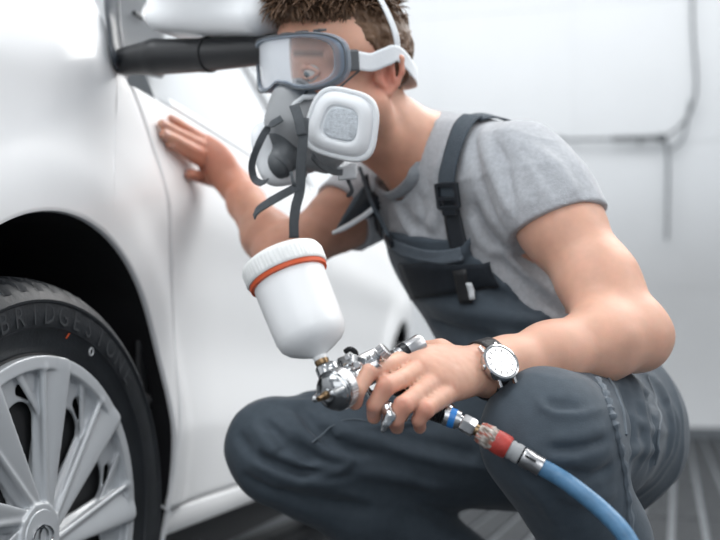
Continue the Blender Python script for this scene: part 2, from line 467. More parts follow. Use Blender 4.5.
# ------------------------------------------------------------------ the paint booth
ANG = math.radians(12.2)
S_ = np.array([math.sin(ANG), math.cos(ANG), 0.0])      # along the car, front to rear
N_ = np.array([math.cos(ANG), -math.sin(ANG), 0.0])     # out of the car's side
Z_ = np.array([0, 0, 1.0])
HUB = F(38, 533, 1.23); O_ = np.array([HUB[0], HUB[1], 0.0])
FD = np.array([math.sin(math.radians(17.5)), math.cos(math.radians(17.5)), 0]); FS = np.array([FD[1], -FD[0], 0])
def fp(a, b, z): return FS * a + FD * b + Z_ * z
fl = MB(); fl.box(fp(0.8, 3.6, -0.03), (FS, FD, Z_), (6.5, 7.0, 0.024))
floor = fl.build('floor', M['rail'], smooth=False); tag(floor, kind='structure')
PW, PL = 0.0925, 1.15
pb = MB(); pb.box((0, 0, 0), ((1, 0, 0), (0, 1, 0), (0, 0, 1)), (PW / 2 - 0.004, PL / 2 - 0.004, 0.006))
plank = None
def add_plank(a, b, long=1.0):
    global plank
    if plank is None:
        plank = pb.build('plank', M['plank'], floor, smooth=False); o = plank
    else:
        o = plank.copy(); COL.objects.link(o)
    o.matrix_parent_inverse = Matrix.Identity(4); o.parent = floor
    p = fp(a, b, -0.001); o.location = tuple(p); o.rotation_euler = (0, 0, -math.radians(17.5)); o.scale = (1, long, 1)
cells = []
for i in range(-12, 36):
    for j in range(0, 8):
        a = i * (PW + 0.014) + 0.02; b = 0.9 + j * (PL + 0.006)
        p = fp(a, b, 0)
        if p[1] < 0.5 or p[1] > 8.1: continue
        t = p[0] / max(0.3, p[1])
        if -0.55 < t < 0.6: cells.append((p[1], a, b))
cells.sort()
for _, a, b in cells[:290]: add_plank(a, b)
far = MB()
for _, a, b in cells[290:]: far.box(fp(a, b, -0.001), (FS, FD, Z_), (PW / 2 - 0.004, PL / 2 - 0.004, 0.006))
if far.v: tag(far.build('floor_planks', M['plank'], floor, smooth=False), kind='stuff')

# far wall: enamelled panels standing proud of a base with fine joints
WY = 8.35
WD = S_.copy(); WX = N_.copy()
W0 = WD * WY
def wp(a, z, e=0.0): return W0 + WX * a + Z_ * z - WD * e
w = MB(); w.box(wp(0, 2.3, -0.06), (WX, WD, Z_), (7.5, 0.04, 2.4))
wall_back = w.build('wall_back', M['wall'], smooth=False); tag(wall_back, kind='structure')
PWW = 1.18
pan = None
for i in range(-4, 6):
    for (z0, z1) in ((0.0, 1.2), (1.206, 2.4), (2.406, 3.6), (3.606, 4.7)):
        c = wp(0.62 + PWW * i, (z0 + z1) / 2, -0.017)
        q = MB(); q.box(c, (WX, WD, Z_), (PWW / 2 - 0.0015, 0.004, (z1 - z0) / 2)); q.build('panel', M['wall'], wall_back, smooth=False)
sk = MB(); sk.box(wp(0, 0.05, 0.02), (WX, WD, Z_), (7.4, 0.012, 0.05)); tag(sk.build('baseboard_back', M['rail'], None, smooth=False), kind='structure')
wl = MB(); wl.box(wp(-4.2, 2.3, 4.5), (WX, WD, Z_), (0.05, 6.0, 2.4)); tag(wl.build('wall_left', M['wall'], smooth=False), kind='structure')
wr = MB(); wr.box(wp(5.6, 2.3, 4.5), (WX, WD, Z_), (0.05, 6.0, 2.4)); tag(wr.build('wall_right', M['wall'], smooth=False), kind='structure')
ce = MB(); ce.box(wp(0.7, 4.74, 4.5), (WX, WD, Z_), (4.95, 6.0, 0.04)); tag(ce.build('ceiling', M['wall'], smooth=False), kind='structure')
# pipe, drop pipe and cable on the far wall
def onwall(px, py, e):
    o = CO; d = F(px, py, 1.0) - CO; n = -WD
    t = ((W0 - WD * e - o) @ n) / (d @ n); return o + d * t
pr = empty('air_pipe', tuple(onwall(600, 139, 0.07)))
tag(pr, 'dark horizontal air pipe with a thin drop pipe on the far white wall', 'pipe')
q = MB(); q.tube([onwall(470, 140.5, 0.07), onwall(612, 139, 0.07)], 0.012, 10); q.build('pipe_run', M['rail'], pr)
q = MB(); q.tube([onwall(612, 139, 0.07), onwall(664, 137.5, 0.07)], 0.021, 12); q.build('thick_run', M['pipe'], pr)
q = MB(); q.lathe([(-0.03, 0.0), (-0.03, 0.034), (0.03, 0.034), (0.03, 0.0)], onwall(662, 138, 0.07), WX, 16); q.build('elbow', M['pipe'], pr)
q = MB(); q.tube(catmull([onwall(663, 138, 0.07), onwall(667, 146, 0.07), onwall(668, 170, 0.07), onwall(667, 240, 0.07)], 5), 0.012, 10); q.build('drop_pipe', M['rail'], pr)
for x in (520, 560, 640):
    q = MB(); q.box(onwall(x, 140, 0.05), (WX, WD, Z_), (0.014, 0.03, 0.026)); q.build('pipe_clip', M['rail'], pr, smooth=False)
q = MB(); q.tube(catmull([onwall(692, -30, 0.05), onwall(693, 30, 0.05), onwall(696, 85, 0.05), onwall(690, 112, 0.06), onwall(678, 128, 0.07), onwall(665, 137, 0.07)], 6), 0.011, 8)
tag(q.build('cable', M['pipe']), 'thin dark cable curving down the far wall to the pipe end', 'cable')
q = MB(); q.tube(catmull([onwall(690, 100, 0.05), onwall(687, 120, 0.05), onwall(682, 140, 0.05), onwall(671, 150, 0.06)], 6), 0.009, 8)
tag(q.build('cable', M['rail']), 'short grey cable looping below the dark cable near the pipe end', 'cable')

# ------------------------------------------------------------------ the white car
def bulge(s, z):
    e = -0.02 - 0.10 * max(0, (0.42 - z)) - 1.5 * max(0, z - 0.88) ** 2
    e += 0.022 * math.exp(-((z - 0.80) / 0.07) ** 2) * min(1, max(0, (s + 0.1) / 0.4)) * 0.6
    e += -0.012 * math.exp(-((z - 0.55) / 0.10) ** 2)
    e += -0.05 * max(0.0, -s - 0.25) ** 1.5 - 0.10 * max(0.0, s - 2.45) ** 1.6
    for (cs, R0) in ((0.045, 0.375), (2.66, 0.375)):
        r = math.hypot(s - cs, z - 0.345)
        if r < 0.62:
            x = (r - R0) / 0.075
            e += 0.020 / (1 + math.exp((x - 1.0) * 3.6))
    zc = 0.942 + 0.27 * s
    e += (0.006 / (1 + math.exp((z - zc) / 0.010)) - 0.003) * min(1.0, max(0.0, (0.10 - s) / 0.25)) if abs(z - zc) < 0.3 else 0.0
    return e + 0.015
def cp(s, z, e=None, de=0.0):
    return O_ + S_ * s + N_ * ((bulge(s, z) if e is None else e) + de) + Z_ * z
car = empty('car', tuple(O_ + S_ * 0.9 - N_ * 0.5))
tag(car, 'white car seen along its side, front wheel nearest, the man\'s hand on its door', 'car')
def gap1(z): return float(np.interp(z, [0.0, 0.29, 0.45, 0.58, 0.70, 0.78, 0.86, 0.955], [0.385, 0.395, 0.425, 0.43, 0.405, 0.37, 0.325, 0.262]))
def gap2(z): return float(np.interp(z, [0.2, 0.5, 0.95], [1.45, 1.46, 1.44]))
def gap3(z): return float(np.interp(z, [0.2, 0.32, 0.5, 0.7, 0.95], [2.22, 2.24, 2.28, 2.36, 2.46]))
def belt(s): return 0.955 + 0.02 * s - 0.012 * max(0, 0.5 - s)
def rim_off(t, w=0.006, L=0.010):
    return -w * max(0.0, 1 - t / L) ** 2
def door_panel(name, g0, g1, z0, top):
    ni, nj = 90, 70; P = []
    for j in range(nj + 1):
        v = j / nj; row = []
        for i in range(ni + 1):
            u = i / ni
            # ease the grid to the edges for the folded rim
            uu = 0.5 - 0.5 * math.cos(PI * u); vv = 0.5 - 0.5 * math.cos(PI * v)
            z = z0 + (0.95 - z0) * vv; s = g0(z) + 0.0022 + (g1(z) - g0(z) - 0.0044) * uu
            z = z0 + (top(s) - z0) * vv
            s = g0(min(z, .955)) + 0.0022 + (g1(min(z, .955)) - g0(min(z, .955)) - 0.0044) * uu
            ed = min(abs(s - g0(min(z, .955))), abs(g1(min(z, .955)) - s), z - z0 + 0.002)
            row.append(cp(s, z, de=rim_off(ed)))
        P.append(row)
    m = MB(); m.grid(P); o = m.build(name, M['paint'], car); md = o.modifiers.new('thickness', 'SOLIDIFY'); md.thickness = 0.012; md.offset = -1 if name else 1
    return o
def fix_out(o):
    me = o.data; s = 0
    for p in list(me.polygons)[:200]: s += p.normal @ Vector(N_)
    if s < 0: me.flip_normals()
    return o
fd = fix_out(door_panel('front_door', gap1, gap2, 0.292, belt))
rd = fix_out(door_panel('rear_door', gap2, gap3, 0.300, belt))
def arch_panel(name, cs, cz, R, poly, parts_bottom):
    """sheet between the wheel arch and the polygon poly (s, z), as a fan of rays"""
    def ray(a):
        d = (math.cos(a), math.sin(a)); best = 9
        for k in range(len(poly)):
            x0, z0 = poly[k]; x1, z1 = poly[(k + 1) % len(poly)]
            ex, ez = x1 - x0, z1 - z0; den = d[0] * ez - d[1] * ex
            if abs(den) < 1e-9: continue
            t = ((x0 - cs) * ez - (z0 - cz) * ex) / den; u = ((x0 - cs) * d[1] - (z0 - cz) * d[0]) / den
            if t > 0 and -1e-6 <= u <= 1 + 1e-6: best = min(best, t)
        return best
    a0 = -math.asin((cz - parts_bottom) / R); a1 = PI - a0
    A = list(np.linspace(a0, a1, 420)) + [math.atan2(z - cz, s - cs) for (s, z) in poly]
    A = sorted(a if a >= a0 else a + 2 * PI for a in A if (a if a >= a0 else a + 2 * PI) <= a1)
    P = []
    for a in A:
        Ro = ray(a) ; Ri = R
        if Ro < Ri + 0.01: Ro = Ri + 0.01
        row = []
        # lip turned inwards
        for (dr, de) in ((0.0, -0.009), (0.0, -0.005), (0.0015, -0.0015), (0.005, 0.0)):
            s = cs + (Ri + dr) * math.cos(a); z = cz + (Ri + dr) * math.sin(a); row.append(cp(s, z, de=de))
        for k in range(1, 45):
            r = Ri + 0.005 + (Ro - 0.0022 - Ri - 0.005) * (k / 44) ** 1.3
            s = cs + r * math.cos(a); z = cz + r * math.sin(a)
            row.append(cp(s, z, de=rim_off(Ro - r)))
        P.append(row)
    m = MB(); m.grid(P); o = fix_out(m.build(name, M['paint'], car)); return o
def on_door(px, py, off):
    """the point seen at (px, py) that lies off metres out from the car's skin"""
    lo, hi = 1.0, 2.3
    for _ in range(30):
        m_ = (lo + hi) / 2; p = F(px, py, m_); q_ = p - O_; s_ = q_ @ S_; e_ = q_ @ N_
        if e_ - bulge(s_, p[2]) > off: lo = m_
        else: hi = m_
    return F(px, py, lo)
def sz(px, py, off=0.0):
    p = on_door(px, py, off); return (float((p - O_) @ S_), float(p[2]))
AR_C = (0.035, 0.345); AR_R = 0.372
zs = np.linspace(0.955, 0.215, 16)
fpoly = [(gap1(z) , z) for z in zs][::-1] 
fpoly = fpoly[::-1] + [(-0.80, 0.215), (-0.80, 0.72), (-0.62, 0.88), (-0.40, 0.975), (-0.14, 1.05)] + [sz(x, y) for x, y in ((104, -62), (105, -20), (107, 8), (110, 32), (113, 52), (118, 66), (124, 70))]
arch_panel('front_fender', AR_C[0], AR_C[1], AR_R, fpoly, 0.215)
zs = np.linspace(0.24, 0.985, 14)
rpoly = [(gap3(z), z) for z in zs] + [(2.9, 1.02), (3.30, 1.00), (3.42, 0.85), (3.45, 0.5), (3.40, 0.24)]
arch_panel('rear_fender', 2.66, 0.345, 0.372, rpoly, 0.24)
# fender shoulder and bonnet above the crease
def strip(name, sfun, z0, nz, mt, zt):
    P = []
    for s in sfun:
        row = []
        for k in range(nz + 1):
            t = k / nz; z = z0(s) + (zt(s) - z0(s)) * math.sin(t * PI / 2); e = bulge(s, z0(s)) - 0.005 - 0.045 * t - 0.18 * t ** 3
            row.append(cp(s, z, e=e))
        for k in range(1, 9):
            e2 = e - 0.09 * k; row.append(cp(s, zt(s) + 0.03 * math.sin(k / 8 * PI / 2), e=e2))
        P.append(row)
    m = MB(); m.grid(P); return m.build(name, mt, car)
SX0, SZ0 = sz(104, -62)
def crease(s): return float(np.interp(s, [-0.8, -0.62, -0.40, -0.14, SX0], [0.72, 0.88, 0.975, 1.05, SZ0]))
strip('bonnet', np.linspace(-0.80, SX0, 40), lambda s: crease(s) + 0.001, 10, M['paint'], lambda s: crease(s) + 0.13)
# sill, below the doors
P = []
for s in np.linspace(0.36, 2.27, 60):
    row = []
    for (z, e) in ((0.290, -0.050), (0.289, -0.028), (0.283, -0.018), (0.262, -0.016), (0.244, -0.026), (0.236, -0.050), (0.232, -0.12)):
        row.append(cp(s, z, e=e))
    P.append(row)
m = MB(); m.grid(P); m.build('sill', M['paint'], car)
q = MB(); q.box(cp(1.3, 0.20, e=-0.12), (S_, N_, Z_), (0.96, 0.05, 0.035)); q.build('sill_underside', M['blackplastic'], car, smooth=False)
# dark inner body closing the gaps
q = MB(); q.box(cp(1.32, 0.60, e=-0.12), (S_, N_, Z_), (0.90, 0.03, 0.31)); q.build('door_frame', M['liner'], car, smooth=False)
# greenhouse
def gl(s, t):   # t 0 belt .. 1 roof
    z = belt(s) + 0.01 + t * 0.46; return z, bulge(s, belt(s)) - 0.02 - 0.20 * t - 0.05 * t * t
def gtop(s): return float(np.interp(s, [0.26, 0.55, 0.95, 1.6, 2.3, 2.75, 3.1], [0.06, 0.42, 0.85, 1.0, 0.93, 0.62, 0.1]))
P = []
for s in np.linspace(0.40, 2.95, 60):
    P.append([cp(s, gl(s, gtop(s) * k / 10)[0], e=gl(s, gtop(s) * k / 10)[1]) for k in range(11)])
m = MB(); m.grid(P); m.build('side_window', M['carglass'], car)
P = []
for s in np.linspace(0.22, 3.1, 70):
    t = gtop(s); z, e = gl(s, t)
    row = [cp(s, z - 0.028, e=e + 0.024), cp(s, z - 0.004, e=e + 0.016), cp(s, z + 0.018, e=e - 0.006), cp(s, z + 0.032, e=e - 0.05)]
    row += [cp(s, z + 0.032 + 0.05 * math.sin(k / 6 * PI / 2) * t, e=e - 0.05 - 0.11 * k) for k in range(1, 7)]
    P.append(row)
m = MB(); m.grid(P); m.build('roof', M['paint'], car)
for (s0, wd) in ((1.43, 0.05), (2.42, 0.05)):
    q = MB(); q.grid([[cp(s0 + dx * wd, gl(s0, gtop(s0) * k / 8)[0], e=gl(s0, gtop(s0) * k / 8)[1] + 0.006) for k in range(9)] for dx in (-1, -.3, .3, 1)])
    q.build('pillar', M['glossblack'], car)
P = [[cp(s, belt(s) + dz, e=bulge(s, belt(s)) - 0.003 + de) for (dz, de) in ((0.002, 0), (0.006, 0.004), (0.020, -0.004), (0.026, -0.014))] for s in np.linspace(0.42, 2.9, 40)]
m = MB(); m.grid(P); m.build('belt_moulding', M['paint'], car)
# cabin floor pan so that nothing shows through from beside
q = MB(); q.box(cp(1.3, 0.30, e=-0.55), (S_, N_, Z_), (1.1, 0.42, 0.03)); q.build('floor_pan', M['liner'], car, smooth=False)

def wheel_liner(cs, cz, R):
    prof = []; P = []
    for a in np.linspace(-0.45, PI + 0.45, 60):
        row = []
        for e in (-0.007, -0.03, -0.2, -0.33):
            ed = 0.006 * math.sin(a * 23) if e < -0.05 else -0.003
            row.append(O_ + S_ * (cs + (R + 0.004 + ed) * math.cos(a)) + Z_ * (cz + (R + 0.004 + ed) * math.sin(a)) + N_ * (e + (bulge(cs + R * math.cos(a), max(.25, cz + R * math.sin(a))) if e > -0.05 else 0)))
        P.append(row)
    m = MB(); m.grid(P)
    c = O_ + S_ * cs + Z_ * cz - N_ * 0.33
    m.lathe([(0, R + 0.01), (0.004, 0.0)], c, N_, 60)
    return m.build('wheel_arch_liner', M['liner'], car)
wheel_liner(AR_C[0], AR_C[1], AR_R - 0.001); wheel_liner(2.66, 0.345, 0.371)
# liner flange and fastener seen behind the tyre, and the mud flap under it
m = MB()
m.grid([[cp(s, z, e=-0.03) for z in np.linspace(0.20, 0.60, 9)] for s in (0.335, 0.345, 0.36, 0.385)])
m.build('mud_flap', M['blackplastic'], car, solidify=0.01)
for z in (0.47, 0.405):
    m = MB(); m.lathe([(0, 0.013), (0.004, 0.012), (0.006, 0.006), (0.006, 0)], cp(0.352, z, e=-0.024), N_ - 0.8 * S_, 16); m.build('fastener', M['blackplastic'], car)

def make_wheel(cs, detail=True, steer=0.0):
    aw = ANG + steer; U = np.array([math.sin(aw), math.cos(aw), 0.0]); V = Z_; Wn = np.array([math.cos(aw), -math.sin(aw), 0.0])
    C0 = O_ + S_ * (cs - (0.012 if steer else 0)) + Z_ * 0.315
    R = 0.320; rim = 0.222
    tread_n = 58
    w = MB()
    # rim barrel
    w.lathe([(-0.012, rim - 0.004), (0.002, rim + 0.001), (0.004, rim - 0.006), (-0.004, rim - 0.014), (-0.03, rim - 0.022), (-0.16, rim - 0.03), (-0.17, rim)], C0, Wn, 96)
    wheel = w.build('wheel', M['alloydark'], car)
    # tyre: section from bead over sidewall, shoulder and tread; lateral grooves cut in the shoulder
    prof = [(-0.012, 0.220), (0.000, 0.222), (0.003, 0.227), (0.0065, 0.240), (0.0105, 0.252), (0.0115, 0.2535), (0.0135, 0.2545), (0.0155, 0.262), (0.0165, 0.275), (0.0165, 0.2835), (0.0185, 0.285), (0.0190, 0.288), (0.0165, 0.2905), (0.012, 0.298)]
    sh = [(0.006, 0.304), (-0.002, 0.3095), (-0.012, 0.3135), (-0.024, 0.3165), (-0.036, 0.3178)]
    tr = [(-0.040, 0.3182), (-0.041, 0.312), (-0.048, 0.312), (-0.049, 0.3186), (-0.075, 0.3196), (-0.076, 0.312), (-0.085, 0.312), (-0.086, 0.320), (-0.12, 0.3195), (-0.15, 0.3175), (-0.175, 0.312), (-0.19, 0.298), (-0.20, 0.27), (-0.19, 0.222)]
    n = tread_n * 8
    def rad(r0, t):
        def f(a):
            # grooves sweep with depth across the tread
            ph = (a * tread_n / (2 * PI) + (t + 0.04) * 26) % 1.0
            g = 0.0085 if ph < 0.36 else 0.0
            k = min(1.0, max(0, (0.012 - t) / 0.010)) if t > -0.04 else 1.0
            return r0 - g * k
        return f
    full = [(t, (lambda a, r=r: r)) for t, r in prof] + [(t, rad(r, t)) for t, r in sh] + [(t, rad(r, t)) if r > 0.316 else (t, (lambda a, r=r: r)) for t, r in tr]
    ty = MB(); ty.lathe(full, C0, Wn, n)
    tyre = ty.build('tyre', M['tyre'], wheel)
    # pressed wheel trim with nine swept spokes and thinner webs between them
    hc = Fld(); 
    def wpnt(r, ang, o): return C0 + (U * math.cos(ang) + V * math.sin(ang)) * r + Wn * o
    def ringf(r0, o0, hw, hh):
        def fn(P):
            q = P - C0; ww = q @ Wn; rr = np.sqrt(np.maximum(0, (q * q).sum(1) - ww * ww))
            dx = np.abs(rr - r0) - hw; dy = np.abs(ww - o0) - hh
            return np.sqrt(np.maximum(dx, 0) ** 2 + np.maximum(dy, 0) ** 2) + np.minimum(np.maximum(dx, dy), 0) - 0.002
        b = np.array([r0 + hw + 0.01] * 3); hc._add(fn, C0 - b, C0 + b, 'u', 0.006)
    ringf(0.212, 0.006, 0.008, 0.006)
    ringf(0.018, 0.000, 0.020, 0.010)
    NS = 9
    # dished base plate
    def plate(P):
        q = P - C0; ww = q @ Wn; rr = np.sqrt(np.maximum(0, (q * q).sum(1) - ww * ww))
        o = -0.010 + 0.010 * (rr / 0.21) ** 2
        return np.maximum(np.abs(ww - o) - 0.0028, rr - 0.214)
    hc._add(plate, C0 - 0.22, C0 + 0.22, 'u', 0.004)
    for k in range(NS):
        a = 2 * PI * k / NS + math.radians(3)
        wa = a + math.radians(20)
        hc.cone(wpnt(0.064, wa - 0.06, -0.005), wpnt(0.132, wa + 0.0, -0.003), 0.010, 0.034, 0.003, 's')
        hc.cone(wpnt(0.170, wa - 0.16, 0.0), wpnt(0.180, wa - 0.03, 0.002), 0.006, 0.008, 0.004, 's')
    for k in range(NS):
        a = 2 * PI * k / NS + math.radians(3); T = (-U * math.sin(a) + V * math.cos(a))
        hc.cone(wpnt(0.026, a - 0.55, 0.001), wpnt(0.204, a + 0.03, 0.0055), 0.0145, 0.0290, 0.002, flat=Wn + 0.40 * T, fs=0.26)
        hc.cone(wpnt(0.036, a - 0.35, 0.006), wpnt(0.204, a + 0.15, 0.010), 0.0030, 0.0040, 0.006)
        hc.cone(wpnt(0.150, a + 0.10, 0.000), wpnt(0.206, a + 0.36, 0.004), 0.006, 0.010, 0.003, flat=Wn - 0.5 * T, fs=0.35)
    hh = 0.0017 if detail else 0.004
    hc.cut(lambda P: np.linalg.norm((P - C0) - np.outer((P - C0) @ Wn, Wn), axis=1) - 0.2195, 0.002)
    vs, qd = hc.mesh(hh)
    trim = fast_mesh_obj('wheel_trim', vs, qd, M['alloy'], wheel)
    if not detail: return wheel
    # centre cap with raised ring badge
    q = MB(); q.lathe([(0.004, 0.034), (0.011, 0.0335), (0.0135, 0.0315), (0.0145, 0.0), ], C0, Wn, 40); cap = q.build('centre_cap', M['alloy'], wheel)
    q = MB()
    for (rx, rz) in ((0.020, 0.0135), (0.0085, 0.0115), ):
        q.tube([C0 + Wn * 0.0152 + U * rx * math.cos(t) + V * rz * math.sin(t) for t in np.linspace(0, 2 * PI, 40)], 0.0016, 6, cap=False)
    q.build('badge', M['chrome'], wheel)
    # brake disc and caliper behind the trim
    q = MB(); q.lathe([(-0.085, 0.0), (-0.085, 0.125), (-0.078, 0.127), (-0.070, 0.125), (-0.070, 0.06), (-0.045, 0.055), (-0.045, 0.0)], C0, Wn, 64); q.build('brake_disc', M['liner'], wheel)
    for k in range(5):
        a = 2 * PI * k / 5 + math.radians(52)
        q = MB(); q.lathe([(-0.05, 0.013), (-0.018, 0.013), (-0.015, 0.010), (-0.015, 0)], wpnt(0.058, a, 0), Wn, 6); q.build('wheel_nut', M['disc'], wheel)
    for a in (math.radians(52), math.radians(110)):
        q = MB(); q.tube([wpnt(0.10, a - 0.25, -0.035), wpnt(0.107, a, -0.03), wpnt(0.10, a + 0.25, -0.035)], [0.008, 0.010, 0.008], 8); q.build('steel_rim_slot', M['disc'], wheel)
    # valve mark dots painted on the sidewall
    am = math.radians(66)
    q = MB(); c = wpnt(0.2475, am, 0.0110); tt = -U * math.sin(am) + V * math.cos(am); rr = U * math.cos(am) + V * math.sin(am)
    q.tube([c + tt * 0.0042 * math.cos(t) + rr * 0.0050 * math.sin(t) for t in np.linspace(0, 2 * PI, 20)], 0.0010, 5, cap=False); q.build('balance_mark', M['trimwhite'], wheel)
    am = math.radians(80); rr = U * math.cos(am) + V * math.sin(am)
    q = MB(); q.tube([wpnt(0.2455, am, 0.0098), wpnt(0.2525, am - 0.01, 0.0122)], 0.0010, 5); q.build('orange_mark', M['orange'], wheel)
    # raised lettering round the sidewall
    text = 'BRIDGESTONE'
    tm = bpy.data.meshes.new('sidewall_lettering'); bmt = bmesh.new()
    for rep, a_c in enumerate((math.radians(78),)):
        for i, ch in enumerate(text):
            a = a_c + math.radians(32) - i * math.radians(6.4)
            cu = bpy.data.curves.new('t', 'FONT'); cu.body = ch; cu.size = 0.037; cu.extrude = 0.0005; cu.align_x = 'CENTER'; cu.resolution_u = 2
            ob = bpy.data.objects.new('t', cu); COL.objects.link(ob); dg = bpy.context.evaluated_depsgraph_get(); mt_ = bpy.data.meshes.new_from_object(ob.evaluated_get(dg))
            rr = U * math.cos(a) + V * math.sin(a); tt = U * math.sin(a) - V * math.cos(a)
            if True:
                X = tt * 0.9; Y = rr; o = wpnt(0.2580, a, 0.0162) + 0
                mat4 = Matrix(((X[0], Y[0], Wn[0], o[0]), (X[1], Y[1], Wn[1], o[1]), (X[2], Y[2], Wn[2], o[2]), (0, 0, 0, 1)))
                mt_.transform(mat4); bmt.from_mesh(mt_)
            bpy.data.objects.remove(ob); bpy.data.meshes.remove(mt_); bpy.data.curves.remove(cu)
    bmt.to_mesh(tm); bmt.free(); link('sidewall_lettering', tm, M['letter'], wheel)
    return wheel
make_wheel(0.0, steer=math.radians(5)); make_wheel(2.66, detail=False)

# door mirror: gloss sail panel, black arm, white housing
mir = MB()
c0 = [on_door(x, y, o) for x, y, o in ((103, -60, 0.012), (104, -20, 0.012), (106, 8, 0.012), (109, 32, 0.012), (111, 52, 0.012), (117, 67, 0.010), (128, 70, 0.010))]
c1 = [on_door(x, y, o) for x, y, o in ((162, -60, 0.016), (162, -20, 0.016), (162, 8, 0.016), (163, 32, 0.016), (165, 52, 0.014), (165, 66, 0.012), (162, 78, 0.008))]
P = [[a + (b - a) * t for t in np.linspace(0, 1, 10)] for a, b in zip(catmull(c0, 5), catmull(c1, 5))]
mir.grid(P); sm = mir.build('side_mirror', M['sail'], car, solidify=0.006)
q = MB(); q.tube(catmull([on_door(x, y, 0.016) for x, y in ((118, -60), (119, 0), (122, 35), (126, 55), (129, 69))], 6), 0.0014, 6); q.build('panel_seam', M['satin'], sm)
q = MB(); q.tube([on_door(134, 13, 0.015), on_door(142, 18, 0.017)], 0.0042, 10); q.build('trim_clip', M['glossblack'], sm)
arm = Fld()
A0 = F(156, 57, 1.485); A1 = F(205, 55, 1.45); A2 = F(292, 47, 1.36)
arm.chain([F(126, 61, 1.505), A0, A1, A2], [0.021, 0.0265, 0.0240, 0.0200], 0.004)
vs, qd = arm.mesh(0.003); fast_mesh_obj('mirror_arm', vs, qd, M['armblack'], sm)
q = MB(); ax_ = nrm(A2 - A1); q.lathe([(-0.002, 0.026), (0.002, 0.026)], A1 + (A2 - A1) * 0.05, ax_, 28); q.build('arm_joint', M['blackplastic'], sm)
hs = Fld()
hx = nrm(F(275, 10, 1.36) - F(165, 10, 1.50)); 
hz = nrm(Z_ - hx * (Z_ @ hx)); hy = np.cross(hz, hx)
hc_ = F(226, -26, 1.44)
hs.box(hc_, (hx, hy, hz), (0.120, 0.050, 0.092), 0.026, 0.0)
hs.ell(hc_ - hy * 0.02, (hx, hy, hz), (0.105, 0.07, 0.075), 0.03)
hs.box(hc_ + hy * 0.062, (hx, hy, hz), (0.094, 0.02, 0.07), 0.02, 0.004, 's')
vs, qd = hs.mesh(0.0035); fast_mesh_obj('mirror_housing', vs, qd, M['paint'], sm)
q = MB(); q.box(hc_ + hy * 0.040, (hx, hy, hz), (0.090, 0.002, 0.066)); q.build('mirror_glass', M['chrome'], sm, smooth=False, bevel=0.002)
# ------------------------------------------------------------------ the man: joints
UP = np.array([0, 0, 1.0])
LSH = F(524, 172, 1.34); LEL = F(635, 334, 1.20); LWR = F(487, 369, 1.075)
RSH = F(398, 180, 1.66); REL = F(282, 258, 1.52); RWR = F(236, 187, 1.73)
PELV = F(584, 425, 1.46); LHIP = F(608, 430, 1.40); RHIP = F(566, 450, 1.52)
LKN = F(548, 436, 1.06); LAN = F(668, 700, 1.24); RKN = F(275, 446, 1.38); RAN = F(516, 600, 1.50)
NECKB = F(428, 160, 1.47)
# torso frame
TA = nrm(F(455, 170, 1.49) - PELV)
TL = nrm((LSH - RSH) - TA * ((LSH - RSH) @ TA)); TF = np.cross(TL, TA)      # left of the body, front of the body
if TF @ np.array([-1, -0.3, 0]) < 0: TF = -TF
# head frame
PHI, THE, ROL = math.radians(48), math.radians(13), math.radians(-9)
HC = F(343, 81, 1.40)
tow = -np.array([0, 1.0, 0]); rt = np.array([1.0, 0, 0])
hF0 = -rt * math.sin(PHI) + tow * math.cos(PHI)
hF = nrm(hF0 * math.cos(THE) - UP * math.sin(THE)); hL = nrm(rt * math.cos(PHI) + tow * math.sin(PHI)); hU = nrm(hF0 * math.sin(THE) + UP * math.cos(THE))
hL, hU = hL * math.cos(ROL) + hU * math.sin(ROL), hU * math.cos(ROL) - hL * math.sin(ROL)
HAX = (hF, hL, hU)
def H(f, l, u): return HC + hF * f + hL * l + hU * u
def HL_(P):
    q = P - HC; return q @ hF, q @ hL, q @ hU

def torso_prims(f, g, k=0.04, thin=0.0):
    f.ell(F(476, 232, 1.50), (TL, TF, TA), (0.150 + g, 0.108 + g, 0.175 + g), k)
    f.ell(F(533, 325, 1.475), (TL, TF, TA), (0.135 + g, 0.112 + g, 0.15 + g), k)
    f.ell(PELV + TF * 0.0, (TL, TF, TA), (0.150 + g, 0.105 + g, 0.120 + g), k)
    f.cone(LSH - TL * 0.03, RSH + TL * 0.03, 0.052 + g, 0.052 + g, k)
    f.cone(LSH + TA * 0.012 - TL * 0.03, NECKB, 0.046 + g, 0.05 + g, 0.03)
    f.cone(RSH + TA * 0.012 + TL * 0.03, NECKB, 0.046 + g, 0.05 + g, 0.03)
    return f
def mix(a, b, t): return np.asarray(a) * (1 - t) + np.asarray(b) * t

body = Fld()
torso_prims(body, 0.0)
# legs (inside the trousers)
body.chain([LHIP, LKN], [0.080, 0.054], 0.03); body.chain([LKN, mix(LKN, LAN, 0.3), LAN], [0.052, 0.047, 0.033], 0.02)
body.chain([RHIP, RKN], [0.080, 0.054], 0.03); body.chain([RKN, mix(RKN, RAN, 0.3), RAN], [0.052, 0.050, 0.034], 0.02)
# neck
NK0 = H(-0.030, 0.0, -0.045)
body.cone(NK0, NECKB, 0.056, 0.062, 0.02)
body.cone(H(0.0, 0.066, -0.03), F(402, 182, 1.44), 0.012, 0.012, 0.02)          # neck muscle to the collar bone
body.cone(NECKB, F(455, 150, 1.46), 0.055, 0.04, 0.03)
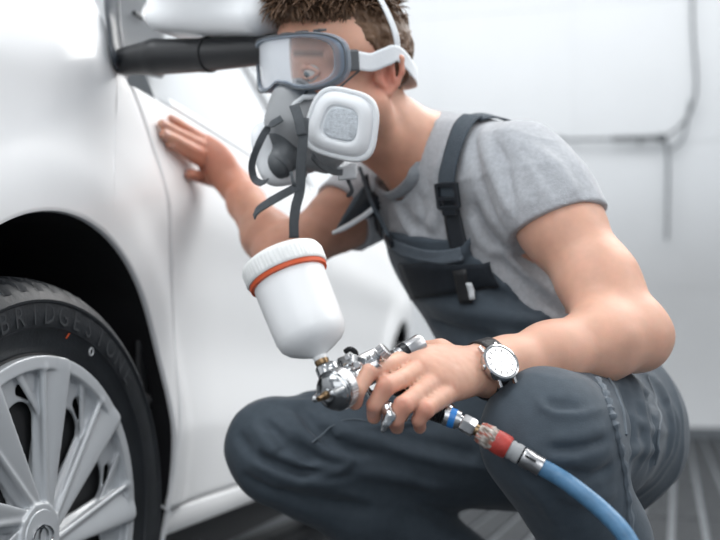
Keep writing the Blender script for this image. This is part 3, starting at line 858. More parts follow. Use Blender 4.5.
# skull and face
body.ell(H(-0.012, 0, 0.040), HAX, (0.098, 0.077, 0.086), 0.02)
body.ell(H(0.042, 0, 0.045), HAX, (0.050, 0.062, 0.058), 0.03)
body.ell(H(0.040, 0, -0.028), HAX, (0.052, 0.060, 0.072), 0.03)
for s in (-1, 1):
    body.cone(H(0.000, 0.058 * s, -0.040), H(0.070, 0.016 * s, -0.094), 0.016, 0.016, 0.03)
    body.ell(H(0.062, 0.042 * s, -0.012), HAX, (0.026, 0.022, 0.018), 0.02)
    body.cone(H(0.087, 0.010 * s, 0.030), H(0.070, 0.050 * s, 0.030), 0.009, 0.008, 0.012)
    body.ell(H(0.102, 0.033 * s, 0.0105), HAX, (0.017, 0.0165, 0.0105), 0.010, 's')
    body.cone(H(0.100, 0.012 * s, -0.026), H(0.092, 0.014 * s, -0.026), 0.008, 0.008, 0.006)
    body.chain([H(0.089, 0.019 * s, 0.0115), H(0.0945, 0.027 * s, 0.0175), H(0.0940, 0.038 * s, 0.0180), H(0.086, 0.048 * s, 0.0120)], [0.0026] * 4, 0.003)
    body.chain([H(0.089, 0.019 * s, 0.0105), H(0.0935, 0.029 * s, 0.0042), H(0.0920, 0.038 * s, 0.0042), H(0.086, 0.048 * s, 0.0100)], [0.0022] * 4, 0.003)
body.ell(H(0.082, 0, -0.100), HAX, (0.018, 0.022, 0.016), 0.02)
body.cone(H(0.088, 0, 0.020), H(0.107, 0, -0.014), 0.008, 0.0105, 0.014)
body.cone(H(0.088, -0.016, -0.055), H(0.088, 0.016, -0.055), 0.009, 0.009, 0.01)
for s in (-1, 1):     # ears: rim, fold, lobe, hollow
    E = lambda f, u, o=0.0: H(-0.006 + f - 0.0, s * (0.0735 + 0.75 * o - 0.18 * f), 0.002 + u)
    body.ell(E(-0.004, 0.004, 0.004), (nrm(hF + 0.0 * hU), nrm(hL * s + 0.45 * hF), hU), (0.016, 0.0062, 0.027), 0.006)
    rimp = [E(0.012, -0.006, 0.002), E(0.013, 0.014, 0.004), E(0.004, 0.029, 0.009), E(-0.009, 0.031, 0.013), E(-0.020, 0.022, 0.017), E(-0.021, 0.004, 0.017), E(-0.014, -0.012, 0.013), E(-0.004, -0.024, 0.008)]
    body.chain(rimp, [0.003, 0.0032, 0.0036, 0.0038, 0.0038, 0.0036, 0.0036, 0.0050], 0.004)
    body.ell(E(0.0, 0.0, 0.014), (hF, hL * s, hU), (0.010, 0.007, 0.013), 0.004, 's')
    body.cone(E(-0.010, 0.018, 0.010), E(-0.010, -0.006, 0.012), 0.003, 0.003, 0.004)
    body.cone(E(0.012, -0.004, 0.004), E(0.009, -0.010, 0.006), 0.004, 0.003, 0.004)
# near arm
MID = mix(LSH, LEL, 0.5)
body.chain([LSH, mix(LSH, LEL, 0.35), mix(LSH, LEL, 0.7), LEL], [0.054, 0.050, 0.044, 0.038], 0.03)
body.ell(LEL + nrm(LEL - LSH) * 0.006, (nrm(LEL - LSH), UP, np.cross(nrm(LEL - LSH), UP)), (0.037, 0.036, 0.034), 0.02)
body.chain([LEL, mix(LEL, LWR, 0.25), mix(LEL, LWR, 0.6), mix(LEL, LWR, 0.88), LWR], [0.038, 0.0410, 0.0335, 0.0270, 0.0265], 0.02)
body.cone(mix(LSH, LEL, 0.72) + np.array([-0.01, -0.01, 0.0]), mix(LEL, LWR, 0.22), 0.030, 0.028, 0.03)
# far arm
body.chain([RSH, mix(RSH, REL, 0.5), REL], [0.050, 0.046, 0.038], 0.03)
body.chain([REL, mix(REL, RWR, 0.3), mix(REL, RWR, 0.75), RWR], [0.038, 0.0385, 0.029, 0.0265], 0.02)
# far hand, flat on the door
def fingers(spec, k0=0.006, kf=0.0016, base=None):
    for pts, rs in spec:
        g = Fld(); g.chain(pts, rs, 0.0015); body.group(g, kf)
rh = Fld()
RK = [on_door(205, 141, 0.030), on_door(207, 149, 0.032), on_door(208, 158, 0.033), on_door(211, 167, 0.032)]
for p in RK: rh.cone(RWR, p, 0.0215, 0.0125, 0.012)
rh.ell(mix(mix(RWR, RK[1], 0.55), RK[2], 0.2), (nrm(RK[1] - RWR), nrm(RK[3] - RK[0]), np.cross(nrm(RK[1] - RWR), nrm(RK[3] - RK[0]))), (0.048, 0.036, 0.020), 0.02)
body.group(rh, 0.015)
fingers([
    ([RK[0], on_door(190, 131, 0.022), on_door(178, 123, 0.014), on_door(171, 118, 0.009)], [0.0115, 0.0092, 0.0080, 0.0066]),
    ([RK[1], on_door(187, 138, 0.022), on_door(171, 129, 0.014), on_door(162, 124, 0.009)], [0.0118, 0.0098, 0.0086, 0.0072]),
    ([RK[2], on_door(187, 147, 0.022), on_door(172, 138, 0.014), on_door(164, 134, 0.009)], [0.0122, 0.0102, 0.0090, 0.0076]),
    ([RK[3], on_door(194, 157, 0.022), on_door(179, 148, 0.014), on_door(170, 144, 0.009)], [0.0122, 0.0102, 0.0088, 0.0076]),
    ([mix(RWR, RK[3], 0.25), on_door(218, 180, 0.034), on_door(204, 178, 0.018), on_door(190, 174, 0.010)], [0.018, 0.0150, 0.0115, 0.0088]),
])
# near hand, closed round the grip of the gun
LK = [F(405, 360, 1.030), F(420, 370, 1.018), F(435, 381, 1.013), F(449, 391, 1.016)]
lh = Fld()
for p, r in zip(LK, (0.0110, 0.0112, 0.0110, 0.0105)): lh.cone(LWR, p, 0.0215, r, 0.010)
lh.ell(mix(LWR, LK[1], 0.55), (nrm(LK[1] - LWR), nrm(LK[3] - LK[0]), np.cross(nrm(LK[1] - LWR), nrm(LK[3] - LK[0]))), (0.042, 0.031, 0.0165), 0.015)
body.group(lh, 0.014)
fingers([
    ([LK[0], F(369, 372, 0.975), F(357, 390, 0.962), F(355, 403, 0.970)], [0.0105, 0.0086, 0.0078, 0.0066]),
    ([LK[1], F(385, 387, 0.972), F(375, 405, 0.972), F(374, 417, 0.982)], [0.0108, 0.0088, 0.0079, 0.0068]),
    ([LK[2], F(403, 406, 0.968), F(396, 419, 0.970), F(397, 427, 0.985)], [0.0106, 0.0090, 0.0080, 0.0070]),
    ([LK[3], F(426, 410, 0.976), F(419, 420, 0.978), F(420, 427, 0.990)], [0.0104, 0.0084, 0.0074, 0.0066]),
    ([mix(LWR, LK[0], 0.35), F(440, 352, 1.075), F(418, 352, 1.085), F(400, 356, 1.080)], [0.018, 0.0145, 0.0115, 0.0090]),
], kf=0.0006)
# feet inside the boots
LTOE = F(560, 830, 1.10); RTOE = LAN * 0
body.cone(LAN, LAN + np.array([-0.06, -0.05, -0.03]), 0.034, 0.026, 0.02)
body.cone(RAN, RAN + np.array([-0.06, -0.01, -0.05]), 0.034, 0.026, 0.02)
HANDC = mix(LK[1], LWR, 0.3)
_tend = [(mix(LWR, p, 0.25), p) for p in LK]
def bdisp(P, D):
    r = np.zeros(len(P))
    m = (np.linalg.norm(P - HANDC, axis=1) < 0.09)
    if m.any():
        q = P[m]; v = np.zeros(len(q))
        for a, b in _tend: v += 0.0011 * np.exp(-(seg_d(q, a, b) / 0.018) ** 2 * 0.5 - ((np.linalg.norm(q - b, axis=1)) / 0.05) ** 2)
        for pts in ((370, 373, 0.984), (384, 386, 0.970), (403, 406, 0.962), (426, 410, 0.971)):
            v += 0.0016 * np.exp(-(np.linalg.norm(q - F(*pts), axis=1) / 0.011) ** 2)
        v += 0.0003 * vn(q * 260)
        r[m] = v
    r += 0.0007 * vn(P * 45)
    return r
body.disp = bdisp; body.damp = 0.003
vs, qd = body.mesh(0.0029, fine=[(0, -0.01, 0.11, 0.0018), (1, 0.93, 1.05, 0.0018), (2, 0.335, 0.435, 0.0018), (0, -0.12, -0.01, 0.0024), (2, 0.70, 0.83, 0.0022)])
# skin colour: base tone, redder joints and ear, darker far arm and hand
base = np.array([0.67, 0.385, 0.280])
c = np.tile(base, (len(vs), 1))
c *= (1 + 0.05 * vn(vs * 22))[:, None]
def tint(center, rad, col, a):
    global c
    w = (a * np.exp(-(np.linalg.norm(vs - center, axis=1) / rad) ** 2))[:, None]; c = c * (1 - w) + np.array(col) * w
for p in LK: tint(p, 0.012, (0.55, 0.22, 0.16), 0.40)
for q in ((370, 373, 0.984), (384, 386, 0.970), (403, 406, 0.962), (426, 410, 0.971)): tint(F(*q), 0.012, (0.56, 0.20, 0.14), 0.55)
for q in ((359, 402, 0.97), (373, 416, 0.97), (394, 424, 0.97), (420, 426, 0.98)): tint(F(*q), 0.012, (0.56, 0.20, 0.15), 0.5)
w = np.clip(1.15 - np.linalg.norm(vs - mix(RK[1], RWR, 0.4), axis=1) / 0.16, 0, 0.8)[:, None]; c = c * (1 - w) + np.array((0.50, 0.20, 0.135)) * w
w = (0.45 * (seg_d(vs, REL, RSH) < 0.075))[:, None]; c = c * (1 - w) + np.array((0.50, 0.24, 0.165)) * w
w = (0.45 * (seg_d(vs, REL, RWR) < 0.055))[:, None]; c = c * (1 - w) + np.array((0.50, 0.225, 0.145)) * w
tint(H(-0.01, 0.08, 0.0), 0.030, (0.55, 0.17, 0.12), 0.75)
tint(H(0.07, 0.045, -0.01), 0.035, (0.60, 0.24, 0.16), 0.5); tint(H(0.085, 0.0, 0.06), 0.05, (0.54, 0.25, 0.16), 0.5)
tint(H(0.03, 0.05, 0.08), 0.04, (0.50, 0.26, 0.18), 0.4); tint(F(395, 170, 1.42), 0.05, (0.56, 0.23, 0.14), 0.5)
f_, l_, u_ = HL_(vs)
lips = np.exp(-((u_ + 0.055) / 0.007) ** 2 - ((l_) / 0.022) ** 2) * (f_ > 0.08); c = c * (1 - 0.6 * lips[:, None]) + np.array((0.42, 0.12, 0.10)) * 0.6 * lips[:, None]
for s in (-1, 1):
    br = np.exp(-((u_ - 0.036 + 0.10 * (np.abs(l_) - 0.03)) / 0.0045) ** 2) * ((l_ * s) > 0.012) * ((l_ * s) < 0.053) * (f_ > 0.05)
    c = c * (1 - 0.75 * br[:, None]) + np.array((0.07, 0.04, 0.028)) * 0.75 * br[:, None]
# stubble of the short sides and nape
st = sstep(0.0, 0.012, u_ + 0.02 - 0.35 * np.abs(np.minimum(f_, 0))) * (f_ < 0.028) * (np.abs(l_) > 0.02) * (u_ > -0.03)
man = fast_mesh_obj('person', vs, qd, M['skin'], None, c)
tag(man, 'squatting man in grey t-shirt and slate overalls, one hand on the car door', 'person')
print('body', len(vs))

# eyes
for s in (-1, 1):
    me_v = MB(); me_v.lathe([(-0.0122 * math.cos(t), 0.0122 * math.sin(t)) for t in np.linspace(0, PI, 20)], H(0.0835, 0.033 * s, 0.0105), -hF, 24)
    vv = np.array(me_v.v); q = vv - H(0.0835, 0.033 * s, 0.0105); look = nrm(hF - 0.35 * hU - 0.05 * hL); cs_ = (q @ look) / 0.0122
    cc = np.tile([0.62, 0.58, 0.55], (len(vv), 1)); cc[cs_ > 0.86] = (0.09, 0.13, 0.15); cc[cs_ > 0.965] = (0.004, 0.004, 0.004)
    mesh_obj('eye', me_v.v, me_v.f, M['eye'], man, cols=cc)
# finger nails
def nail(a, b, face, w, l, mt):
    ax = nrm(b - a); side = nrm(np.cross(ax, face)); fn = nrm(np.cross(side, ax))
    P = []
    for i in range(6):
        t = i / 5; row = []
        ww = w * (1 - 0.35 * max(0, t - 0.6) / 0.4)
        for j in range(7):
            x = (j - 3) / 3
            row.append(b + ax * (t - 0.6) * l + side * ww * x + fn * 0.0006)
        P.append(row)
    P = [list(body.proj(r, 0.0004)) for r in P]
    m = MB(); m.grid(P); return m.build('finger_nail', mt, man)
M['nail'] = mat('nail', (0.62, 0.34, 0.27), rough=0.25, coat=0.3)
for a, b in ((F(361, 391, 0.970), F(359, 403, 0.975)), (F(372, 406, 0.966), F(373, 416, 0.97))): nail(a, b, nrm(CO - b) + np.array([-0.9, 0, 0]), 0.0052, 0.011, M['nail'])
for (x0, y0), (x1, y1) in (((178, 123), (172, 118)), ((171, 129), (163, 124)), ((172, 138), (165, 134)), ((179, 148), (171, 143)), ((204, 178), (192, 174))):
    nail(on_door(x0, y0, 0.014), on_door(x1, y1, 0.011), N_ + nrm(CO - on_door(x1, y1, 0.01)), 0.0052, 0.011, M['nail'])

# ------------------------------------------------------------------ hair
def hair_top(P):
    f, l, u = HL_(P)
    # hair line: low at the nape, above the ears, high on the forehead
    line = np.where(f > 0.045, 0.070 + (f - 0.045) * 0.25, np.where(f > 0.0, 0.030 + (f) * 0.9, np.where(f > -0.04, 0.030 + f * 1.1, -0.014 + (f + 0.04) * 0.35)))
    return line - u
hair = Fld()
hair.ell(H(-0.014, 0, 0.041), HAX, (0.1015, 0.0805, 0.0895), 0.0)
hair.ell(H(0.000, 0, 0.078), HAX, (0.098, 0.066, 0.068), 0.012)
hair.ell(H(0.052, 0.006, 0.106), HAX, (0.046, 0.052, 0.034), 0.014)
hair.cut(hair_top, 0.006)
hair.disp = lambda P, D: 0.0024 * vn(P * 95) + 0.0016 * vn(P * 210) + 0.0012 * vn(P * 420); hair.damp = 0.006
vs, qd = hair.mesh(0.0022)
hair_o = fast_mesh_obj('hair', vs, qd, M['hair'], man)
# locks growing out of it
r_ = np.random.RandomState(5)
sel = vs[r_.permutation(len(vs))[:5200]]
f_, l_, u_ = HL_(sel); fr = hair_top(sel) < -0.004; sel = sel[fr]; f_, l_, u_ = f_[fr], l_[fr], u_[fr]
LV = []; LF = []
for p, f, l, u in zip(sel, f_, l_, u_):
    n = nrm(hF * (f - 0.0) / 0.01 + hL * l / 0.006 + hU * (u - 0.05) / 0.008)
    top = min(1.0, max(0.0, (u - 0.075) / 0.03))
    ln = 0.005 + 0.026 * top * (0.6 + 0.6 * r_.rand())
    comb = nrm(hF * (0.25 * top + 0.05) + hL * (0.25 * top * (1 if l > 0 else -0.4)) - hU * (0.7 * (1 - top)) + r_.randn(3) * 0.20)
    wv = 0.0011 + 0.0013 * top
    pts = []; d = nrm(n * 0.45 + comb * 0.75); q = p - n * 0.002
    for k in range(4):
        pts.append(q.copy()); d = nrm(d + comb * 0.35 - n * 0.22 * k - hU * 0.05); q = q + d * ln / 3
    sd = nrm(np.cross(d, n)); b0 = len(LV)
    for k, q in enumerate(pts):
        ww = wv * (1.0, 1.0, 0.7, 0.05)[k]
        LV += [q - sd * ww, q + n * ww * 0.8, q + sd * ww]
    for k in range(3):
        for e in range(3):
            e2 = (e + 1) % 3; LF.append((b0 + 3 * k + e, b0 + 3 * k + e2, b0 + 3 * k + 3 + e2, b0 + 3 * k + 3 + e))
o = mesh_obj('hair_locks', LV, LF, M['hair'], hair_o); tag(o, kind='stuff')

# ------------------------------------------------------------------ clothes
shirt = Fld(); torso_prims(shirt, 0.010)
AR = nrm(LEL - LSH); SH_END = mix(LSH, LEL, 0.36)
shirt.chain([LSH - AR * 0.0, mix(LSH, LEL, 0.2), mix(LSH, LEL, 0.5)], [0.064, 0.063, 0.060], 0.03)
AR2 = nrm(REL - RSH)
shirt.chain([RSH, mix(RSH, REL, 0.30), mix(RSH, REL, 0.7)], [0.060, 0.060, 0.060], 0.03)
hemN = nrm(np.array([0.26, -0.25, -0.92])); hem = mix(LSH, LEL, 0.345)
hemN2 = AR2; hem2 = mix(RSH, REL, 0.50)
shirt.cut(lambda P: np.where(seg_d(P, LSH + AR * 0.03, LEL) < 0.085, (P - hem) @ hemN, -0.05))
shirt.cut(lambda P: np.where(seg_d(P, RSH + AR2 * 0.04, REL) < 0.085, (P - hem2) @ hemN2, -0.05))
ND = nrm(NK0 - NECKB)
shirt.cone(mix(LSH, LEL, 0.20), LEL, 0.0545, 0.055, 0.003, 's'); shirt.cone(mix(RSH, REL, 0.36), REL, 0.053, 0.053, 0.003, 's')
COLC = F(417, 160, 1.465)
shirt.cone(COLC + ND * 0.004, COLC + ND * 0.12, 0.066, 0.075, 0.003, 's')
shirt.cut(lambda P: -((P - PELV) @ TA) - 0.02)
# folds: lines over the cloth, raised or sunk
def folds(lines, gain=1.0):
    L = [([np.array(p) for p in pts], w, a) for pts, w, a in lines]
    def fn(P):
        r = np.zeros(len(P)); plo = P.min(0); phi_ = P.max(0)
        for pts, w, a in L:
            lo = np.min(pts, axis=0) - w * 3; hi = np.max(pts, axis=0) + w * 3
            if (plo > hi).any() or (phi_ < lo).any(): continue
            m = np.all((P > lo) & (P < hi), axis=1)
            if not m.any(): continue
            q = P[m]; d = np.full(len(q), 9.0); tt = np.zeros(len(q)); n = len(pts) - 1
            for i in range(n):
                di = seg_d(q, pts[i], pts[i + 1]); b = di < d
                d[b] = di[b]; tt[b] = ((i + np.clip(seg_t(q, pts[i], pts[i + 1]), 0, 1)) / n)[b]
            r[m] += gain * a * np.exp(-(d / w) ** 2) * np.clip(np.minimum(tt, 1 - tt) * 5, 0.12, 1)
        return r
    return fn
def hits(fld, pts):
    out = []
    for x, y in pts:
        p = fld.hit(x, y); 
        if p is not None: out.append(p)
    return out
def foldlist(fld, spec):
    out = []
    for pts, w, a in spec:
        h = hits(fld, pts)
        if len(h) > 1: out.append((h, w, a))
    return out
sf = foldlist(shirt, [
    ([(476, 128), (476, 165), (486, 200), (508, 238)], 0.009, -0.006), ([(484, 128), (488, 160), (502, 195), (520, 225)], 0.008, 0.006),
    ([(492, 130), (506, 165), (512, 200), (514, 226)], 0.007, -0.005), ([(506, 132), (530, 160), (544, 190), (556, 218)], 0.009, 0.004),
    ([(520, 135), (556, 165), (572, 190), (584, 212)], 0.009, 0.004), ([(513, 140), (540, 172), (556, 200)], 0.006, -0.003),
    ([(486, 250), (508, 270), (540, 296), (566, 318)], 0.008, -0.006), ([(492, 240), (520, 268), (556, 300)], 0.008, 0.006),
    ([(400, 205), (410, 222), (440, 240)], 0.009, -0.006), ([(392, 200), (404, 225), (420, 244)], 0.007, 0.004), ([(440, 185), (436, 215), (425, 238)], 0.010, 0.004),
    ([(418, 190), (424, 215), (420, 235)], 0.007, -0.003), ([(470, 215), (480, 240), (500, 262)], 0.008, 0.006), ([(474, 200), (484, 225), (505, 252)], 0.006, -0.005),
    ([(450, 140), (438, 165), (432, 190)], 0.007, 0.003), ([(530, 225), (560, 215), (590, 206)], 0.005, 0.0025),
])
sfold = folds(sf, 1.25)
def sd_(P, D):
    r = sfold(P) + 0.0018 * vn(P * 17) + 0.0008 * vn(P * 48)
    n = vn(np.stack([(P @ nrm(LEL - LSH)) * 9, (P @ UP) * 24, (P @ nrm(np.cross(UP, LEL - LSH))) * 24], 1))
    return r + 0.0022 * ((1 - np.abs(n)) ** 3 - 0.3) * np.exp(-(seg_d(P, LSH, LEL) / 0.11) ** 4)
shirt.disp = sd_; shirt.damp = 0.012
vs, qd = shirt.mesh(0.0030)
c = np.tile(np.array([0.44, 0.455, 0.48]), (len(vs), 1)) * (1 + 0.05 * vn(vs * 700) + 0.04 * vn(vs * 120))[:, None]
tee = fast_mesh_obj('tshirt', vs, qd, M['shirt'], man, c); print('shirt', len(vs))
# ribbed collar and sleeve hems
def ring(name, c, n, rx, ry, r, mt, parent, snap=None, off=0.0, flatten=1.6, ux=None):
    n = nrm(n); u = nrm(np.cross(n, UP) if ux is None else ux - n * (ux @ n)); w = np.cross(n, u); pts = []
    for t in np.linspace(0, 2 * PI, 49)[:-1]: pts.append(c + u * rx * math.cos(t) + w * ry * math.sin(t))
    pts = np.array(pts)
    if snap is not None: pts = snap.proj(pts, off)
    V = []; Fc = []
    m = len(pts); K = 8
    for i in range(m):
        t = nrm(pts[(i + 1) % m] - pts[i - 1]); ra = nrm(pts[i] - c); ra = nrm(ra - t * (ra @ t)); b = np.cross(t, ra)
        for k in range(K): a = 2 * PI * k / K; V.append(pts[i] + ra * r * math.cos(a) + b * r * flatten * math.sin(a))
    for i in range(m):
        for k in range(K): Fc.append((i * K + k, i * K + (k + 1) % K, ((i + 1) % m) * K + (k + 1) % K, ((i + 1) % m) * K + k))
    cc = np.tile([0.30, 0.32, 0.345], (len(V), 1))
    return mesh_obj(name, V, Fc, mt, parent, cols=cc)
ring('collar', COLC + ND * 0.008, nrm(ND + TF * -0.05), 0.070, 0.070, 0.0042, M['shirt'], tee, flatten=2.2, snap=shirt, off=0.004)

# overalls
ov = Fld()
def rear_cut(P):
    a = (P - PELV) @ TA; f = (P - PELV) @ TF
    # front bib panel: keep what lies in front of a slanting side edge, and all below the waist
    return np.minimum(a - 0.10, (-0.004 + 0.33 * np.clip(a, 0.02, 0.40)) - f)
top = Fld(); torso_prims(top, 0.0195)
BIBTOP = (F(430, 243, 1.38) - PELV) @ TA
top.cut(rear_cut, 0.002); top.cut(lambda P: (P - PELV) @ TA - (0.362 - 0.46 * ((P - PELV) @ TL)), 0.002)
ov.group(top, 0.0)
ov.ell(PELV + TF * 0.012, (TL, TF, TA), (0.153, 0.116, 0.128), 0.02)
ov.cone(LHIP + np.array([0.0, 0.02, -0.0]), mix(LHIP, LKN, 0.5), 0.100, 0.086, 0.03); ov.cone(mix(LHIP, LKN, 0.5), LKN, 0.086, 0.069, 0.03)
ov.chain([LKN, mix(LKN, LAN, 0.35), mix(LKN, LAN, 0.85)], [0.069, 0.057, 0.047], 0.02)
ov.chain([RHIP, mix(RHIP, RKN, 0.45), mix(RHIP, RKN, 0.8), RKN], [0.092, 0.083, 0.076, 0.068], 0.03)
ov.chain([RKN + np.array([0.01, 0, -0.02]), mix(RKN, RAN, 0.35), mix(RKN, RAN, 0.88)], [0.064, 0.062, 0.047], 0.025)
of = foldlist(ov, [
    # far thigh: drag lines from the knee to the hip
    ([(236, 430), (250, 455), (285, 470), (330, 478)], 0.008, -0.007), ([(240, 445), (262, 466), (300, 482), (352, 482)], 0.008, 0.006),
    ([(252, 425), (272, 450), (300, 465), (340, 468)], 0.006, 0.005), ([(262, 418), (285, 442), (320, 462)], 0.006, -0.005),
    ([(285, 410), (300, 432), (325, 452), (360, 462)], 0.007, 0.006), ([(296, 405), (315, 428), (345, 448), (380, 456)], 0.006, -0.005),
    ([(320, 412), (345, 432), (400, 450), (470, 470)], 0.007, 0.005), ([(310, 425), (330, 444), (362, 458)], 0.005, -0.006),
    ([(360, 420), (410, 440), (470, 455), (520, 475)], 0.009, -0.004), ([(330, 440), (345, 430), (390, 425), (440, 418)], 0.004, 0.004),
    ([(300, 480), (340, 470), (352, 462)], 0.006, 0.005), ([(350, 470), (400, 478), (450, 492)], 0.008, 0.004), ([(240, 470), (300, 500), (380, 512)], 0.010, -0.005),
    ([(250, 408), (280, 402), (320, 400)], 0.010, 0.002), ([(270, 455), (295, 448), (318, 470)], 0.005, -0.004),
    # near knee
    ([(537, 396), (543, 408), (556, 414), (580, 415), (606, 408)], 0.0035, 0.0028), ([(546, 402), (558, 407), (580, 407)], 0.006, -0.0022),
    ([(548, 440), (575, 438), (608, 428)], 0.006, 0.0020), ([(540, 458), (575, 459), (614, 447)], 0.006, 0.0022), ([(545, 449), (575, 449), (610, 438)], 0.006, -0.0025),
    ([(498, 440), (520, 470), (545, 500), (560, 535)], 0.008, 0.003), ([(560, 470), (590, 478), (615, 466)], 0.007, -0.004), ([(556, 490), (585, 500), (618, 492)], 0.008, 0.003),
    # hip side and seat
    ([(622, 384), (630, 410), (634, 440), (630, 470)], 0.007, -0.012), ([(632, 376), (640, 405), (645, 440), (640, 465)], 0.007, 0.008),
    ([(648, 380), (654, 410), (655, 440), (650, 470)], 0.006, -0.006), ([(655, 378), (666, 400), (672, 430), (664, 462)], 0.007, 0.006), ([(640, 395), (655, 402), (672, 405)], 0.006, -0.004),
    ([(636, 420), (650, 430), (668, 432)], 0.006, 0.004), ([(628, 455), (640, 448), (660, 450)], 0.007, 0.004),
    # belly of the bib
    ([(420, 300), (470, 312), (520, 318), (548, 318)], 0.010, 0.006), ([(428, 320), (470, 335), (500, 340)], 0.009, -0.006), ([(440, 340), (470, 352), (500, 350)], 0.008, 0.004),
    ([(470, 285), (510, 300), (545, 320)], 0.008, -0.005), ([(400, 255), (430, 266), (460, 258)], 0.006, 0.003),
    ([(456, 262), (466, 250), (476, 225)], 0.005, 0.005),
])
ofold = folds(of, 2.0)
def aniso(P, a, b, al, ac, seed=0.0, twist=0.0):
    """ridged noise drawn out along the line a-b"""
    d = nrm(np.array(b) - np.array(a)); u = nrm(np.cross(d, UP)); w = np.cross(d, u); q = P - np.array(a)
    t = q @ d; x = q @ u; y = q @ w
    if twist: x, y = x + twist * t, y + twist * t
    n = vn(np.stack([t * al + seed, x * ac + 0.5 * seed, y * ac], 1))
    return (1 - np.abs(n)) ** 3 - 0.35
def ovd(P, D):
    r = ofold(P) + 0.0018 * vn(P * 13) + 0.0008 * vn(P * 37)
    wl = np.exp(-(seg_d(P, RHIP, RKN) / 0.11) ** 4) * sstep(-0.05, 0.3, 1 - seg_t(P, RHIP, RKN))
    r = r + 0.0065 * wl * aniso(P, RHIP, RKN + UP * 0.1, 5.0, 26, 1.0)
    wl = np.exp(-(seg_d(P, RKN, RAN) / 0.10) ** 4)
    r = r + 0.0026 * wl * aniso(P, RKN, RAN, 6.0, 26, 4.0)
    wl = np.exp(-(seg_d(P, LKN, LAN) / 0.10) ** 4)
    r = r + 0.0018 * wl * aniso(P, LKN, LAN, 5.0, 24, 7.0)
    wl = np.exp(-(np.linalg.norm(P - LHIP, axis=1) / 0.15) ** 4)
    r = r + 0.0038 * wl * aniso(P, F(640, 380, 1.3), F(640, 480, 1.3), 7.0, 30, 9.0)
    return r
ov.disp = ovd; _unused = (lambda P, D: 0)
ov.damp = 0.018
ov.cut(lambda P: 0.11 - P[:, 2])
vs, qd = ov.mesh(0.0032)
c = np.tile(np.array([0.064, 0.082, 0.101]), (len(vs), 1)) * (1 + 0.04 * vn(vs * 60))[:, None]
overalls = fast_mesh_obj('overalls', vs, qd, M['overall'], man, c); print('overalls', len(vs))
# piped outseam over the near knee, rising and falling with the cloth
def seam(pts, w, h, name='seam', fld=ov, mt='overall', par=None, wob=0.0):
    P = catmull(fld.proj(hits(fld, pts), 0.001), 7); P = fld.proj(np.array(P), 0.0)
    m = MB(); P = [p + fld.normal(p) * (h + wob * math.sin(i * 1.1) * 0.5 + wob * 0.5) for i, p in enumerate(P)]
    m.tube(P, [w * (1 + 0.35 * math.sin(i * 1.7) * (wob > 0)) for i in range(len(P))], 8)
    o = m.build(name, M[mt], overalls if par is None else par)
    a = o.data.attributes.new('Col', 'FLOAT_COLOR', 'POINT'); cc = np.ones((len(o.data.vertices), 4), np.float32); cc[:, :3] = (0.125, 0.148, 0.172); a.data.foreach_set('color', cc.ravel())
    return o
seam([(596, 380), (604, 392), (609, 406), (613, 420), (618, 440), (624, 470), (628, 500), (631, 538)], 0.0042, 0.0, wob=0.0012)
seam([(608, 378), (618, 396), (624, 415), (626, 435)], 0.0022, 0.0)
seam([(318, 436), (345, 428), (380, 423), (420, 420)], 0.0012, 0.0002)
seam([(648, 376), (656, 400), (659, 430), (655, 465)], 0.0016, 0.0002)
# ------------------------------------------------------------------ patches and straps laid on the cloth
def patch(name, fld, quad, mt, parent, off=0.003, nu=16, nv=8, thick=0.002, bev=None):
    """four corners seen at px, laid over the surface of fld"""
    P = []; Q = [np.array(q, float) for q in quad]
    for i in range(nv + 1):
        a = mix(Q[0], Q[3], i / nv); b = mix(Q[1], Q[2], i / nv)
        row = np.array([fld.hit(*mix(a, b, j / nu), d0=1.15) for j in range(nu + 1)])
        P.append(list(fld.proj(row, off, it=4)))
    m = MB(); m.grid(P); return m.build(name, M[mt], parent, solidify=thick)
def ribbon_pts(P, wdir, w, mt, name, parent, thick=0.0025, fld=None, off=0.003, n=6, taper=None):
    rows = []
    for i, p in enumerate(P):
        t = nrm(P[min(i + 1, len(P) - 1)] - P[max(i - 1, 0)])
        wd = wdir(i, p, t) if callable(wdir) else np.array(wdir, float)
        wd = nrm(wd - t * (wd @ t)); ww = w * (taper(i / (len(P) - 1)) if taper else 1)
        row = np.array([p + wd * ww * (k / n - 0.5) for k in range(n + 1)])
        if fld is not None: row = fld.proj(row, off)
        rows.append(list(row))
    m = MB(); m.grid(rows); return m.build(name, M[mt], parent, solidify=thick)
def strap_on(fld, pix, w, mt, name, parent, off=0.0035, **k):
    P = catmull(hits(fld, pix), 6)
    wd = lambda i, p, t: np.cross(fld.normal(p), t)
    return ribbon_pts(P, wd, w, mt, name, parent, fld=fld, off=off, **k)
# near strap: over the shoulder, down through the buckle to the bib
both = Fld(); both.p = shirt.p[:]; both.disp = None
strap_on(both, [(474, 122), (467, 128), (461, 142), (456, 160), (452, 180), (453, 200)], 0.030, 'strap', 'shoulder_strap', overalls, off=0.010)
back = [both.hit(474, 122) + np.array([0.0, 0, 0.0])]
bp = np.array([both.hit(474, 122), both.hit(474, 122) - TF * 0.05, both.hit(474, 122) - TF * 0.11 - TA * 0.06, both.hit(474, 122) - TF * 0.15 - TA * 0.18 - TL * 0.03, PELV + TA * 0.12 - TF * 0.17])
bp = both.proj(bp, 0.004, it=25)
ribbon_pts(catmull(list(bp), 6), lambda i, p, t: np.cross(both.normal(p), t), 0.030, 'strap', 'shoulder_strap', overalls, fld=both, off=0.006)
strap_on(both, [(454, 196), (456, 215), (459, 235), (463, 250)], 0.026, 'buckle', 'lower_strap', overalls, off=0.009)
